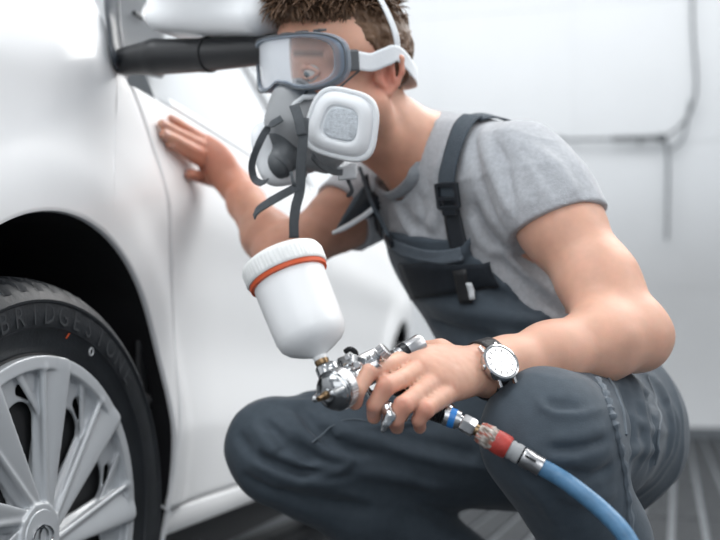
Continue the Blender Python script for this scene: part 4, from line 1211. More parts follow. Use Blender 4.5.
# buckle
pb_ = both.proj(both.hit(454, 194), 0.014)[0]; bn = both.normal(pb_); bt = nrm(both.hit(456, 212) - both.hit(452, 180)); bt = nrm(bt - bn * (bt @ bn)); bs = np.cross(bn, bt)
q = MB()
for t in (-0.015, 0.004, 0.016): q.box(pb_ + bt * t, (bs, bt, bn), (0.017, 0.0028, 0.0030))
for s in (-1, 1): q.box(pb_ + bs * s * 0.0165, (bs, bt, bn), (0.0028, 0.017, 0.0032))
q.box(pb_ + bt * 0.021, (bs, bt, bn), (0.012, 0.006, 0.0022))
q.build('buckle', M['buckle'], overalls, smooth=False, bevel=0.001)
# far strap and its fittings, the flap of the bib corner with pale piping
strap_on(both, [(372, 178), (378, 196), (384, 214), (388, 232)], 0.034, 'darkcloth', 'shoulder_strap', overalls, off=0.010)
pf = both.proj(both.hit(380, 200), 0.014)[0]; bn2 = both.normal(pf)
q = MB(); q.box(pf, (nrm(np.cross(bn2, TA)), TA, bn2), (0.015, 0.011, 0.003)); q.box(pf - TA * 0.014, (nrm(np.cross(bn2, TA)), TA, bn2), (0.012, 0.004, 0.002))
q.build('buckle', M['buckle'], overalls, smooth=False, bevel=0.001)
def sheet(c4, nu, nv, mt, name, parent, sag=0.0, thick=0.003, sagdir=(0, -1, 0)):
    P = []
    for i in range(nv + 1):
        a = mix(c4[0], c4[3], i / nv); b = mix(c4[1], c4[2], i / nv)
        P.append([mix(a, b, j / nu) + np.array(sagdir) * sag * math.sin(PI * i / nv) * math.sin(PI * j / nu) for j in range(nu + 1)])
    m = MB(); m.grid(P); return m.build(name, M[mt], parent, solidify=thick)
fa, fb, fc_, fd_ = F(364, 186, 1.50), F(379, 197, 1.475), F(373, 216, 1.46), F(336, 230, 1.49)
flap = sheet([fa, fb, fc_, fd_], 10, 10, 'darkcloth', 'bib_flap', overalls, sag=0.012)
flapb = sheet([F(352, 202, 1.50), fa, F(362, 205, 1.485), fd_], 8, 8, 'strap', 'bib_flap', overalls, sag=0.008)
q = MB(); q.tube(catmull([F(333, 233, 1.483), F(346, 227, 1.472), F(356, 221, 1.465), F(364, 216, 1.457), F(373, 209, 1.452)], 5), [0.003, 0.003, 0.0035, 0.004] + [0.0042] * 17, 8)
q.build('flap_piping', M['trimwhite'], flap)
q = MB(); q.tube(catmull([F(360, 168, 1.50), F(366, 186, 1.475), F(373, 206, 1.452), F(382, 222, 1.44), F(388, 236, 1.42)], 5), 0.0030, 8); q.build('strap_edge', M['strap'], overalls)
# bib hem, dark elastic panel, loop label
strap_on(ov, [(391, 243), (405, 250), (425, 256), (445, 257), (462, 254)], 0.020, 'overallp', 'bib_hem', overalls, off=0.002) if 'overallp' in M else None
patch('chest_panel', ov, [(400, 263), (488, 264), (500, 286), (413, 299)], 'darkcloth', overalls, off=0.0045, nu=15, nv=5)
patch('pocket_tab', ov, [(468, 281), (473, 281), (477, 299), (472, 300)], 'trimwhite', overalls, off=0.0065, nu=2, nv=5, thick=0.0015)
patch('pen_pocket', ov, [(455, 270), (468, 268), (474, 304), (462, 305)], 'blackplastic', overalls, off=0.0055, nu=3, nv=6, thick=0.002)
q = MB(); pk = ov.proj(ov.hit(392, 240), 0.006)[0]; q.lathe([(-0.003, 0.0), (-0.003, 0.011), (0.002, 0.011), (0.004, 0.007), (0.004, 0)], pk, ov.normal(pk), 16); q.build('snap_button', M['buckle'], overalls)

# boots
def boot(an, fwd, roll=0.0):
    b = Fld(); fwd = nrm(fwd); side = np.cross(fwd, UP)
    toe = an + fwd * 0.13; toe[2] = 0.040
    ball = an + fwd * 0.095; ball[2] = 0.045
    heel = an - fwd * 0.045; heel[2] = an[2] - 0.035
    b.cone(an + UP * 0.03, an, 0.046, 0.046, 0.02); b.cone(an, ball, 0.046, 0.042, 0.03); b.cone(ball, toe + fwd * 0.03, 0.042, 0.036, 0.02); b.cone(an - UP * 0.01, heel, 0.046, 0.036, 0.02)
    b.cut(lambda P: 0.012 - P[:, 2])
    vs, qd = b.mesh(0.004); o = fast_mesh_obj('boot', vs, qd, M['boot'], man)
    m = MB(); m.box((ball + toe) / 2 + UP * (0.011 - (ball[2] + toe[2]) / 2), (fwd, side, UP), (0.065, 0.042, 0.009)); m.build('sole', M['sole'], o, smooth=False, bevel=0.006); m = MB(); m.box(heel - UP * 0.036, (nrm(ball - heel), side, np.cross(side, nrm(ball - heel))), (0.036, 0.034, 0.010))
    m.build('heel', M['sole'], o, smooth=False, bevel=0.006)
    return o
lan = LAN.copy(); boot(lan, np.array([-0.8, -0.6, 0])); boot(RAN, np.array([-0.95, -0.25, 0]))

# ------------------------------------------------------------------ goggles
gog = empty('safety_goggles', tuple(H(0.09, 0, 0.012)))
tag(gog, 'clear safety goggles with white strap worn over the man\'s eyes', 'goggles')
def gpt(u, v, o=0.0, k=1.0):
    """point on the visor: u -1..1 across, v -1..1 up; wraps round the face"""
    hw, hh = 0.083 * k, 0.0355 * k
    # superellipse outline with a nose notch
    ang = u * 0.74
    l = 0.006 + math.sin(ang) * 0.076 / math.sin(0.74); f = 0.094 - 0.123 * (1 - math.cos(ang))
    return H(f + o * math.cos(ang) - 0.0, l + o * math.sin(ang), 0.026 + v * hh)
def outline(t, k=1.0):
    c, s = math.cos(t), math.sin(t)
    u = math.copysign(abs(c) ** 0.62, c) * 0.97 * k; v = math.copysign(abs(s) ** 0.62, s) * k
    if v < 0: v = v * (1.0 - 0.34 * math.exp(-(u / 0.20) ** 2)) * (1 + 0.10 * abs(u)) 
    return u, v
P = []
for kk in np.linspace(0, 1, 14):
    P.append([gpt(*outline(t, kk * 0.89 + 0.0001), o=0.022) for t in np.linspace(0, 2 * PI, 72)])
m = MB(); m.grid(P); m.build('lens', M['lens'], gog)
P = []
for (kk, o) in ((0.85, 0.0235), (0.88, 0.0265), (0.97, 0.0262), (1.03, 0.022), (1.05, 0.014), (1.06, 0.006), (1.05, 0.002), (1.02, 0.002), (1.0, 0.010), (0.955, 0.018), (0.92, 0.021)):
    P.append([gpt(outline(t, kk)[0], outline(t, kk)[1], o=o) for t in np.linspace(0, 2 * PI, 96)])
m = MB(); m.grid(P); m.build('goggle_frame', M['gogframe'], gog)
# lower rim seam line and vents
m = MB(); m.tube([gpt(*outline(t, 1.0), o=0.0262) for t in np.linspace(0, 2 * PI, 96)], 0.0011, 6, cap=False); m.build('rim_line', M['maskdark'], gog)
for u in np.linspace(-0.6, 0.6, 5):
    m = MB(); c_ = gpt(u, 1.06, 0.006); m.box(c_, (hL, hF, hU), (0.007, 0.006, 0.0015)); m.build('vent', M['maskdark'], gog, smooth=False, bevel=0.0008)
for s in (-1, 1):    # strap lugs
    c_ = H(0.062, 0.084 * s, 0.023)
    m = MB(); m.box(c_, (nrm(hF - 0.15 * s * hL), hU, nrm(np.cross(hF, hU))), (0.012, 0.014, 0.004)); m.build('strap_lug', M['maskdark'], gog, smooth=False, bevel=0.003)
head = Fld(); head.p = body.p[:]
hairf = Fld(); hairf.p = hair.p[:2]
hh_ = Fld(); hh_.ell(H(-0.012, 0, 0.040), HAX, (0.106, 0.0875, 0.092), 0)
def around(pts, it=10, off=0.001): return list(hh_.proj(np.array(pts), off, it=it))
for s in (-1, 1):
    raw = catmull([H(0.050, 0.084 * s, 0.023), H(0.026, 0.086 * s, 0.020), H(0.004, 0.090 * s, 0.026), H(-0.020, 0.091 * s, 0.030), H(-0.055, 0.082 * s, 0.010), H(-0.090, 0.055 * s, -0.004), H(-0.109, 0.002 * s, -0.008)], 5)
    ribbon_pts(raw, hU + 0.0 * hL, 0.024, 'gogstrap', 'head_strap', gog, thick=0.0016, taper=lambda t: 1.0 if t < 0.45 else 0.85)
rw = catmull([H(-0.022, 0.088, 0.030), H(-0.018, 0.090, 0.055), H(-0.010, 0.081, 0.090), H(-0.004, 0.060, 0.124), H(-0.002, 0.022, 0.146), H(-0.002, -0.022, 0.146), H(-0.006, -0.06, 0.124), H(-0.012, -0.085, 0.08), H(-0.02, -0.088, 0.03)], 6)
ribbon_pts(rw, hF, 0.010, 'gogstrap', 'crown_strap', gog, thick=0.0016)

# ------------------------------------------------------------------ half-mask respirator
res = empty('respirator', tuple(H(0.10, 0, -0.05)))
tag(res, 'grey half-mask respirator with two white filters, straps hanging, on the man\'s face', 'respirator')
def HM(f, l, u): return H(f - 0.017, l + 0.005, u)
fp_ = Fld()
fp_.chain([HM(0.095, 0, 0.000), HM(0.118, 0, -0.024), HM(0.122, 0, -0.052), HM(0.104, 0, -0.092)], [0.011, 0.022, 0.030, 0.026], 0.02)
for s in (-1, 1):
    fp_.chain([HM(0.100, 0, -0.010), HM(0.088, 0.028 * s, -0.022), HM(0.072, 0.048 * s, -0.046), HM(0.062, 0.050 * s, -0.075), HM(0.078, 0.02 * s, -0.108)], [0.010, 0.016, 0.018, 0.018, 0.016], 0.02)
fp_.ell(HM(0.086, 0, -0.055), HAX, (0.036, 0.044, 0.05), 0.02)
vs, qd = fp_.mesh(0.0024); fpo = fast_mesh_obj('facepiece', vs, qd, M['maskgrey'], res)
hd = Fld()     # darker front shell with the cradle and exhalation valve
hd.chain([HM(0.128, 0, -0.026), HM(0.141, 0.0, -0.055), HM(0.138, 0, -0.090)], [0.010, 0.015, 0.021], 0.012, flat=hF, fs=0.7)
hd.cone(HM(0.122, -0.036, -0.072), HM(0.122, 0.036, -0.066), 0.008, 0.008, 0.012)
hd.cone(HM(0.130, 0, -0.094), HM(0.150, 0, -0.106), 0.021, 0.020, 0.006)
vs, qd = hd.mesh(0.0022); fast_mesh_obj('front_shell', vs, qd, M['maskdark'], res)
vc = HM(0.146, 0.002, -0.104); vd = nrm(hF * 0.75 - hU * 0.55 + hL * 0.1)
m = MB(); m.lathe([(0.0, 0.020), (0.007, 0.020), (0.009, 0.0185), (0.009, 0.0165), (0.006, 0.0155), (0.006, 0.0)], vc, vd, 32); val = m.build('exhalation_valve', M['maskdark'], res)
for k in range(3):
    m = MB(); m.box(vc + vd * 0.0075, (nrm(np.cross(vd, hU) * math.cos(k * 1.05) + hU * math.sin(k * 1.05)), vd, np.cross(vd, hU)), (0.015, 0.0012, 0.0012)); m.build('valve_rib', M['blackplastic'], val, smooth=False)
def filt(c, n, upv, name='filter'):
    n = nrm(n); u = nrm(upv - n * (upv @ n)); r = np.cross(u, n)      # r: to the right when looking along -n
    def shape(t, k):
        # rounded trapezium, narrow end away
        c_, s_ = math.cos(t), math.sin(t)
        x = math.copysign(abs(c_) ** 0.60, c_); y = math.copysign(abs(s_) ** 0.60, s_)
        w = 0.0485 * (1 - 0.10 * y); return x * w * k, y * 0.0450 * k
    def sec(z, k, n_=72): return [c + r * shape(t, k)[0] + u * shape(t, k)[1] + n * z for t in np.linspace(0, 2 * PI, n_)]
    rows = [sec(-0.010, 0.0001), sec(-0.010, 0.70), sec(-0.006, 0.88), sec(-0.001, 0.98), sec(0.003, 1.0), sec(0.005, 0.99), sec(0.0065, 0.955), sec(0.0065, 0.90), sec(0.0052, 0.885), sec(0.0052, 0.86), sec(0.0085, 0.82), sec(0.0125, 0.73), sec(0.0142, 0.62), sec(0.0145, 0.56), sec(0.0135, 0.50), sec(0.0115, 0.48), sec(0.0105, 0.40), sec(0.0105, 0.0001)]
    m = MB(); m.grid(rows); o = m.build(name, M['maskwhite'], res)
    pr_ = [[c + r * 0.002 + r * shape(t, k)[0] * 1.0 + u * shape(t, k)[1] * 0.95 + n * z for t in np.linspace(0, 2 * PI, 48)] for (k, z) in ((0.465, 0.010), (0.46, 0.0128), (0.43, 0.0142), (0.2, 0.0148), (0.0001, 0.0149))]
    m = MB(); m.grid(pr_); m.build('filter_pad', M['maskpad'], o)
    return o
cn = nrm(CO - F(342, 124, 1.3))
FN = nrm(cn * 0.93 + np.array([-0.30, 0, 0.05]))
filt(F(343, 124, 1.275), FN, nrm(np.array([0.30, 0.0, 0.95])))
m = MB(); m.lathe([(0, 0.020), (0.022, 0.018)], H(0.098, 0.040, -0.062), nrm(F(343, 124, 1.30) - H(0.098, 0.040, -0.062)), 24); m.build('filter_mount', M['maskdark'], res)
fr_c = F(280, 153, 1.345)
filt(fr_c, nrm(-hL * 0.9 + hF * 0.2 - hU * 0.3), hU)
m = MB(); m.lathe([(0, 0.020), (0.03, 0.020)], H(0.100, -0.035, -0.068), nrm(fr_c - H(0.100, -0.035, -0.068)), 24); m.build('filter_mount', M['maskdark'], res)
# filter retaining clips by the near filter
m = MB(); m.tube([H(0.118, 0.028, -0.030), H(0.108, 0.040, -0.020), H(0.092, 0.052, -0.020)], 0.0035, 8); m.build('retaining_clip', M['trimwhite'], res)
# straps
def rib(pts, w, name='head_strap', mt='maskstrap', wd=(1, 0, 0.15), par=res, n=6):
    return ribbon_pts(catmull(pts, n), np.array(wd, float), w, mt, name, par, thick=0.0016)
rib([F(304, 118, 1.262), F(303, 140, 1.258), F(301, 165, 1.262), F(300, 190, 1.268), F(296, 206, 1.270), F(294, 222, 1.272), F(294, 238, 1.276)], 0.0125, wd=(1, 0, 0.05))
rib([F(294, 105, 1.268), F(299, 120, 1.258), F(302, 135, 1.256)], 0.013)
rib([F(282, 118, 1.29), F(268, 128, 1.29), F(258, 146, 1.29), F(252, 164, 1.295), F(254, 178, 1.30), F(261, 183, 1.29), F(267, 181, 1.28)], 0.0095, wd=(0.7, 0, 0.7))
rib([F(299, 186, 1.268), F(291, 190, 1.268), F(280, 196, 1.262), F(268, 203, 1.262), F(258, 210, 1.268), F(254, 217, 1.274)], 0.0105, wd=(0.15, 0, 1))
rib([F(291, 172, 1.27), F(293, 182, 1.265), F(297, 188, 1.27)], 0.004, wd=(1, 0, 0))
rib([F(312, 156, 1.285), F(322, 166, 1.31), F(334, 172, 1.33), F(345, 172, 1.345)], 0.0085, wd=(0.1, 0, 1))
q = MB(); q.box(F(347, 173, 1.345), ((1, 0, 0.1), (0, 1, 0), (-0.1, 0, 1)), (0.013, 0.004, 0.009)); q.box(F(353, 169, 1.347), ((1, 0, 0), (0, 1, 0), (0, 0, 1)), (0.006, 0.004, 0.007)); q.build('strap_clip', M['trimwhite'], res, smooth=False, bevel=0.002)
q = MB(); q.tube(catmull([F(347, 178, 1.345), F(352, 190, 1.36), F(348, 196, 1.37)], 4), 0.003, 6); q.build('strap_end', M['maskstrap'], res)
# thin elastic from the mask past the cheek to the crown
q = MB(); q.tube(list(np.array(catmull([H(0.095, 0.045, -0.030), H(0.080, 0.060, -0.020), H(0.060, 0.074, -0.002), H(0.040, 0.080, 0.012)], 6))), 0.0013, 6); q.build('elastic', M['maskdark'], res)
q = MB(); q.tube(catmull([H(0.108, 0.030, -0.022), H(0.100, 0.036, -0.014), H(0.096, 0.030, -0.004), H(0.100, 0.02, 0.002)], 5), 0.0018, 6); q.build('facepiece_edge', M['maskdark'], res)

# ------------------------------------------------------------------ wristwatch
wc = body.hit(497, 366); fa_ = nrm(LEL - LWR); wn = body.normal(wc); wn = nrm(nrm(CO - wc) * 0.80 + np.array([0.35, 0, 0.42])) ; wn = nrm(wn - fa_ * (wn @ fa_) * 0.7)
wtc = empty('wristwatch', tuple(wc)); tag(wtc, 'steel wristwatch with white dial and black leather strap on the man\'s wrist', 'watch')
wa_ = nrm(fa_ - wn * (fa_ @ wn)); wb_ = np.cross(wn, wa_)
WR0 = mix(LWR, LEL, float(np.clip(seg_t(wc.reshape(1, 3), LWR, LEL)[0], 0, 1)))
wcc = wc + wn * 0.003
q = MB(); q.lathe([(-0.003, 0.0), (-0.003, 0.0182), (0.000, 0.0205), (0.005, 0.0209), (0.0075, 0.0202), (0.0082, 0.0182), (0.0070, 0.0174)], wcc, wn, 48); case = q.build('watch_case', M['chrome'], wtc)
q = MB(); q.lathe([(0.0064, 0.0176), (0.0068, 0.0)], wcc, wn, 48); dl = q.build('dial', M['dial'], wtc)
for k in range(12):
    a = k * PI / 6; d_ = wb_ * math.cos(a) + wa_ * math.sin(a); e_ = -wb_ * math.sin(a) + wa_ * math.cos(a)
    q = MB(); q.box(wcc + wn * 0.0070 + d_ * 0.0135, (d_, e_, wn), (0.0018, 0.0005, 0.0002)); q.build('hour_mark', M['blackmetal'], dl, smooth=False)
for a, l_2, w2 in ((0.9, 0.0075, 0.0006), (3.6, 0.0110, 0.0004)):
    d_ = wb_ * math.cos(a) + wa_ * math.sin(a); e_ = np.cross(wn, d_)
    q = MB(); q.box(wcc + wn * 0.0074 + d_ * l_2 * 0.45, (d_, e_, wn), (l_2 / 2, w2, 0.0002)); q.build('watch_hand', M['satin'], dl, smooth=False)
q = MB(); q.lathe([(0.0188, 0.003), (0.0225, 0.003), (0.023, 0.0022), (0.023, 0.0)], wcc + wn * 0.003, -wa_, 14); q.build('crown', M['chrome'], wtc)
for s in (-1, 1):
    for t in (-1, 1):
        q = MB(); q.box(wcc + wb_ * s * 0.0200 + wa_ * t * 0.0100 - wn * 0.0005, (wb_ * s - wn * 0.3, wa_, wn), (0.0055, 0.0018, 0.0026)); q.build('lug', M['chrome'], case, smooth=False, bevel=0.0008)
rows = []
for k in range(49):
    a = 2 * PI * k / 48; dirv = wn * math.cos(a) + wb_ * math.sin(a)
    lo, hi = 0.0, 0.06; cen = WR0 + fa_ * 0.0
    row = []
    for j in range(7):
        c0_ = WR0 + wa_ * ((j - 3) / 3 * 0.0090)
        lo, hi = 0.0, 0.06
        for _ in range(14):
            mm = (lo + hi) / 2
            if float(body.ev((c0_ + dirv * mm).reshape(1, 3))[0]) < 0.0012: lo = mm
            else: hi = mm
        row.append(c0_ + dirv * lo)
    rows.append(row)
m = MB(); m.grid(rows); m.build('watch_strap', M['leather'], wtc, solidify=0.0022)
# ------------------------------------------------------------------ spray gun
NOZ = F(319, 401, 0.935); HEADc = F(342, 385, 0.965); REAR = F(405, 356, 1.050)
gd = nrm(NOZ - REAR)                     # towards the nozzle
gun = empty('spray_gun', tuple(F(400, 385, 1.02))); tag(gun, 'chrome gravity-feed spray gun held in the man\'s near hand', 'spray gun')
gx = gd; gz = nrm(np.array([-0.30, 0.0, 0.95]) - gx * (np.array([-0.30, 0.0, 0.95]) @ gx)); gy = np.cross(gz, gx)
cap_c = F(334, 391, 0.955)
q = MB(); q.lathe([(-0.014, 0.0), (-0.014, 0.0175), (-0.012, 0.0195)] + [(z, 0.0195) for z in (-0.004,)] + [(-0.002, 0.0202), (0.0, 0.0202), (0.002, 0.0185), (0.0035, 0.0185), (0.005, 0.0172), (0.0065, 0.0165), (0.0095, 0.013), (0.011, 0.0105), (0.011, 0.006), (0.0125, 0.0055), (0.0125, 0.0)], cap_c, gd, 48)
cap = q.build('air_cap', M['darkchrome'], gun)
q = MB(); 
q.lathe([(-0.013, 0.0199), (-0.003, 0.0199)] , cap_c, gd, 48)
for k in range(40):
    a = 2 * PI * k / 40; u = nrm(np.cross(gd, UP)); w = np.cross(gd, u); d_ = u * math.cos(a) + w * math.sin(a)
    q.box(cap_c - gd * 0.008 + d_ * 0.0198, (gd, d_, np.cross(gd, d_)), (0.0042, 0.0009, 0.0009))
q.build('cap_knurling', M['satin'], cap)
for s in (-1, 1):
    hn = nrm(np.cross(gd, gz))
    f_h = Fld(); f_h.cone(cap_c + hn * s * 0.013 + gd * 0.004, cap_c + hn * s * 0.012 + gd * 0.016, 0.0048, 0.0034, 0.002)
    vs, qd = f_h.mesh(0.0009); fast_mesh_obj('air_horn', vs, qd, M['chrome'], cap)
q = MB(); q.lathe([(0.010, 0.0048), (0.017, 0.0036), (0.0175, 0.0028), (0.024, 0.0028), (0.0245, 0.0015), (0.022, 0.001)], cap_c, gd, 20); q.build('fluid_nozzle', M['brass'], gun)
# body casting
gb = Fld()
B1 = cap_c - gd * 0.014; 
gb.cone(cap_c - gd * 0.012, cap_c - gd * 0.030, 0.0145, 0.0125, 0.003)
gb.cone(cap_c - gd * 0.030, REAR, 0.0115, 0.0120, 0.006)
gb.cone(cap_c - gd * 0.022, F(331, 370, 0.968), 0.0105, 0.0090, 0.004)
gb.box(F(362, 370, 0.992), (gd, gz, gy), (0.023, 0.015, 0.010), 0.004, 0.004)
gb.box(F(354, 364, 0.985), (nrm(gd * 0.8 + gz * 0.5), nrm(gz * 0.8 - gd * 0.5), gy), (0.014, 0.0055, 0.0105), 0.0015, 0.001)
gb.cone(F(372, 362, 1.0), F(384, 358, 1.02), 0.0095, 0.0085, 0.004)
gb.cone(F(352, 362, 0.985), F(348, 357, 0.987), 0.004, 0.0035, 0.002)
# grip
GR0 = F(400, 366, 1.040); GR1 = F(446, 413, 1.012)
gb.chain([GR0, mix(GR0, GR1, 0.5), GR1], [0.0135, 0.0125, 0.0115], 0.006, flat=gy, fs=1.0)
gb.cone(REAR, GR0, 0.012, 0.0135, 0.006)
# grooves of the casting
gb.cone(F(343, 364, 0.962), F(356, 380, 0.963), 0.0016, 0.0016, 0.001, 's'); gb.cone(F(356, 380, 0.963), F(368, 386, 0.965), 0.0016, 0.0016, 0.001, 's')
gb.ell(F(357, 367, 0.972), (gd, gz, gy), (0.007, 0.003, 0.005), 0.001, 's'); gb.ell(F(352, 377, 0.965), (gd, gz, gy), (0.005, 0.002, 0.005), 0.001, 's')
gb.ell(F(366, 373, 0.976), (gd, gz, gy), (0.006, 0.0045, 0.004), 0.001, 's')
vs, qd = gb.mesh(0.0009); gbody = fast_mesh_obj('gun_body', vs, qd, M['chrome'], gun)
# dark gasket line along the casting and screws
q = MB(); q.tube([F(341, 361, 0.9665), F(344, 372, 0.958), F(354, 381, 0.962), F(364, 387, 0.966)], 0.0012, 6); q.build('gasket_line', M['blackmetal'], gbody)
for (x, y, d, r) in ((357, 365, 0.9725, 0.0036), (353, 376, 0.966, 0.0028), (347, 357, 0.975, 0.003)):
    q = MB(); q.lathe([(0.0, r), (0.0035, r), (0.0042, r * 0.8), (0.0042, r * 0.45), (0.003, r * 0.4), (0.003, 0)], F(x, y, d), nrm(CO - F(x, y, d)), 18); q.build('screw', M['satin'], gbody)
q = MB(); q.tube(catmull([F(345, 352, 0.985), F(350, 349, 0.983), F(355, 352, 0.982), F(356, 356, 0.982)], 4), 0.0028, 8); q.build('lever', M['blackmetal'], gun)
# fan control: stub, stem and knurled knob
k0 = F(370, 364, 0.988); k1 = F(386, 349, 0.985); kd = nrm(k1 - k0)
q = MB(); q.lathe([(0.0, 0.0075), (0.006, 0.0075), (0.0065, 0.005), (0.010, 0.005), (0.0105, 0.0068), (0.0125, 0.0068), (0.013, 0.0038), (0.0155, 0.0038)], k0, kd, 28); q.build('control_stem', M['chrome'], gun)
q = MB(); q.lathe([(0.0150, 0.0), (0.0150, lambda a: 0.0078 + 0.0004 * math.cos(a * 18)), (0.0215, lambda a: 0.0078 + 0.0004 * math.cos(a * 18)), (0.0225, 0.0066), (0.0225, 0.0)], k0, kd, 90); q.build('fan_control_knob', M['satin'], gun)
q = MB(); q.lathe([(0.0, 0.0065), (0.010, 0.0062), (0.013, 0.0048), (0.016, 0.0048)], F(366, 372, 0.978), nrm(F(384, 360, 0.975) - F(366, 372, 0.978)), 24); q.build('air_valve_stem', M['satin'], gun)
q = MB(); q.lathe([(-0.006, 0.0), (-0.006, 0.0058), (0.0, 0.0060), (0.004, 0.0060), (0.0055, 0.0048), (0.0055, 0.0)], F(370, 366, 0.986), nrm(CO - F(376, 366, 0.97) + np.array([0.0, 0, 0.9])), 26); q.build('pivot_nut', M['chrome'], gun)
# fluid control knob at the rear: black collar and brushed steel sleeve
r0 = F(402, 354, 1.028); r1 = F(430, 344, 1.035); rd_ = nrm(r1 - r0 + np.array([0, 0.010, 0.006]))
q = MB(); q.lathe([(-0.006, 0.0), (-0.006, 0.0085), (-0.001, 0.0090)], r0, rd_, 32); q.build('needle_housing', M['satin'], gun)
q = MB(); q.lathe([(-0.002, 0.0), (-0.002, 0.0095), (0.0, 0.0105), (0.005, 0.0107), (0.0055, 0.0)], r0, rd_, 32); q.build('knob_collar', M['blackmetal'], gun)
q = MB(); q.lathe([(0.0055, 0.0), (0.0055, 0.0102), (0.0075, 0.0106), (0.024, 0.0106), (0.0262, 0.0096), (0.0265, 0.0)], r0, rd_, 40); q.build('fluid_control_knob', M['satin'], gun)
# trigger: lever under the fingers ending in a bright hooked tip
tr = Fld(); T_ = [F(362, 383, 1.00), F(372, 396, 0.998), F(380, 404, 0.992), F(387, 408, 0.972), F(390, 416, 0.964), F(386, 423, 0.962), F(383, 430, 0.962)]
tr.chain(T_, [0.0035, 0.0035, 0.0040, 0.0062, 0.0058, 0.0038, 0.0026], 0.004, flat=gd, fs=1.0)
vs, qd = tr.mesh(0.0010); fast_mesh_obj('trigger', vs, qd, M['chrome'], gun)
# dark grip cover seen between the fingers
q = MB(); q.tube(catmull([F(398, 388, 1.018), F(408, 395, 1.012), F(414, 402, 1.008)], 5), 0.0085, 12); q.build('grip_insert', M['blackmetal'], gun)
q = MB(); q.tube(catmull([F(404, 421, 0.992), F(408, 413, 0.990), F(415, 409, 0.990), F(421, 412, 0.992)], 5), 0.0026, 8); q.build('grip_spur', M['chrome'], gun)

# air inlet: ridged nut, blue ring
in0 = F(431, 411, 1.004); in1 = F(455, 419, 1.000); ind = nrm(in1 - in0)
q = MB(); q.lathe([(0.0, 0.0)] + [(z * 0.0012, lambda a, z=z: 0.0098 if z % 2 else 0.0088) for z in range(1, 12)] + [(0.0145, 0.0)], in0, ind, 32); q.build('inlet_ridges', M['blackmetal'], gun)
q = MB(); q.lathe([(0.0145, 0.0), (0.0145, 0.0096), (0.019, 0.0098), (0.019, 0.0), ], in0, ind, 32); q.build('inlet_collar', M['satin'], gun)
q = MB(); q.lathe([(0.019, 0.0), (0.019, 0.0101), (0.0255, 0.0101), (0.0255, 0.0)], in0, ind, 32); q.build('blue_ring', M['blueplastic'], gun)
q = MB(); q.lathe([(0.0255, 0.0), (0.0255, 0.0096), (0.030, 0.0090), (0.031, 0.0)], in0, ind, 32); q.build('inlet_collar', M['satin'], gun)
q = MB(); q.lathe([(-0.001, 0.0032), (0.003, 0.0032), (0.003, 0.0)], in0 + ind * 0.021 + UP * -0.006, nrm(CO - in0 - UP * 0.4), 14); q.build('screw', M['satin'], gun)

# ------------------------------------------------------------------ paint cup
C0 = F(322, 362, 0.972); C1 = F(278, 252, 1.000) ; cd = nrm(C1 - C0 + np.array([0, 0.010, 0]))
L_ = 0.1185
cup = empty('paint_cup', tuple(C0)); tag(cup, 'milky white paint cup with ribbed lid and orange seal on the spray gun', 'cup')
q = MB(); q.lathe([(0.000, 0.0), (0.000, 0.0068), (0.006, 0.0070), (0.008, 0.0095), (0.013, 0.0200), (0.018, 0.0285), (0.0235, 0.0332), (0.031, 0.0355), (0.045, 0.0362), (0.085, 0.0372), (0.094, 0.0374), (0.096, 0.0374), (0.097, 0.0)], C0, cd, 72); q.build('cup_body', M['cup'], cup)
q = MB(); q.lathe([(0.0905, 0.0374), (0.0912, 0.0402), (0.0945, 0.0408), (0.0955, 0.0402), (0.096, 0.037)], C0, cd, 72); q.build('orange_seal', M['orange'], cup)
rb = lambda a: 0.0423 + 0.0004 * math.copysign(1, math.sin(a * 60))
q = MB(); q.lathe([(0.0955, 0.036), (0.0957, 0.0413), (0.0975, 0.0422), (0.099, rb), (0.1105, rb), (0.1125, 0.0418), (0.1155, 0.0405), (0.1175, 0.037), (0.1185, 0.03), (0.1185, 0.0)], C0, cd, 240); q.build('cup_lid', M['lid'], cup)
q = MB(); q.lathe([(-0.004, 0.0), (-0.003, 0.0066), (-0.0005, 0.0072), (0.001, 0.0072), (0.002, 0.0072), (0.003, 0.0)], C0, cd, 32); q.build('brass_thread', M['brass'], gun)
q = MB(); q.lathe([(-0.015, 0.0), (-0.015, 0.0090), (-0.006, 0.0092), (-0.004, 0.0080), (-0.004, 0.0)], C0, nrm(cd + 0.1 * gz), 32); q.build('cup_socket', M['chrome'], gun)

# ------------------------------------------------------------------ air hose with its fittings
ho = empty('air_hose', tuple(F(520, 455, 0.985))); tag(ho, 'blue air hose with red coupling and steel fittings running from the spray gun', 'hose')
a0 = F(459, 420, 0.998); a1 = F(545, 469, 0.975); ad = nrm(a1 - a0); AL = np.linalg.norm(a1 - a0)
def seg(t0, t1, prof, name, mt, n=32, flatn=None):
    q = MB(); q.lathe([(t0 + (t1 - t0) * t, r) for t, r in prof], a0, ad, n); return q.build(name, M[mt], ho)
seg(-0.004, 0.006, [(0, 0.0), (0, 0.0062), (1, 0.0062), (1, 0)], 'stub', 'chrome')
seg(0.003, 0.018, [(0, 0.0), (0, 0.0080), (0.12, 0.0092), (0.88, 0.0092), (1, 0.0080), (1, 0)], 'hex_nut', 'satin', 6)
seg(0.018, 0.023, [(0, 0.006), (1, 0.006)], 'stub', 'brass')
q = MB(); n_ = 40
rr = lambda base, am: (lambda a: base + am * math.sin(a * 5 + base * 4000) * math.cos(a * 3))
prof = [(0.022, 0.0), (0.022, rr(0.0095, 0.0008)), (0.026, rr(0.0115, 0.0012)), (0.030, rr(0.0108, 0.001)), (0.035, rr(0.0118, 0.0012)), (0.039, rr(0.0110, 0.0008)), (0.043, rr(0.0115, 0.0004)), (0.044, 0.0)]
q.lathe(prof, a0, ad, 48); o = q.build('taped_thread', M['tape'], ho)
co = np.array([v.co for v in o.data.vertices]); t_ = (co - a0) @ ad
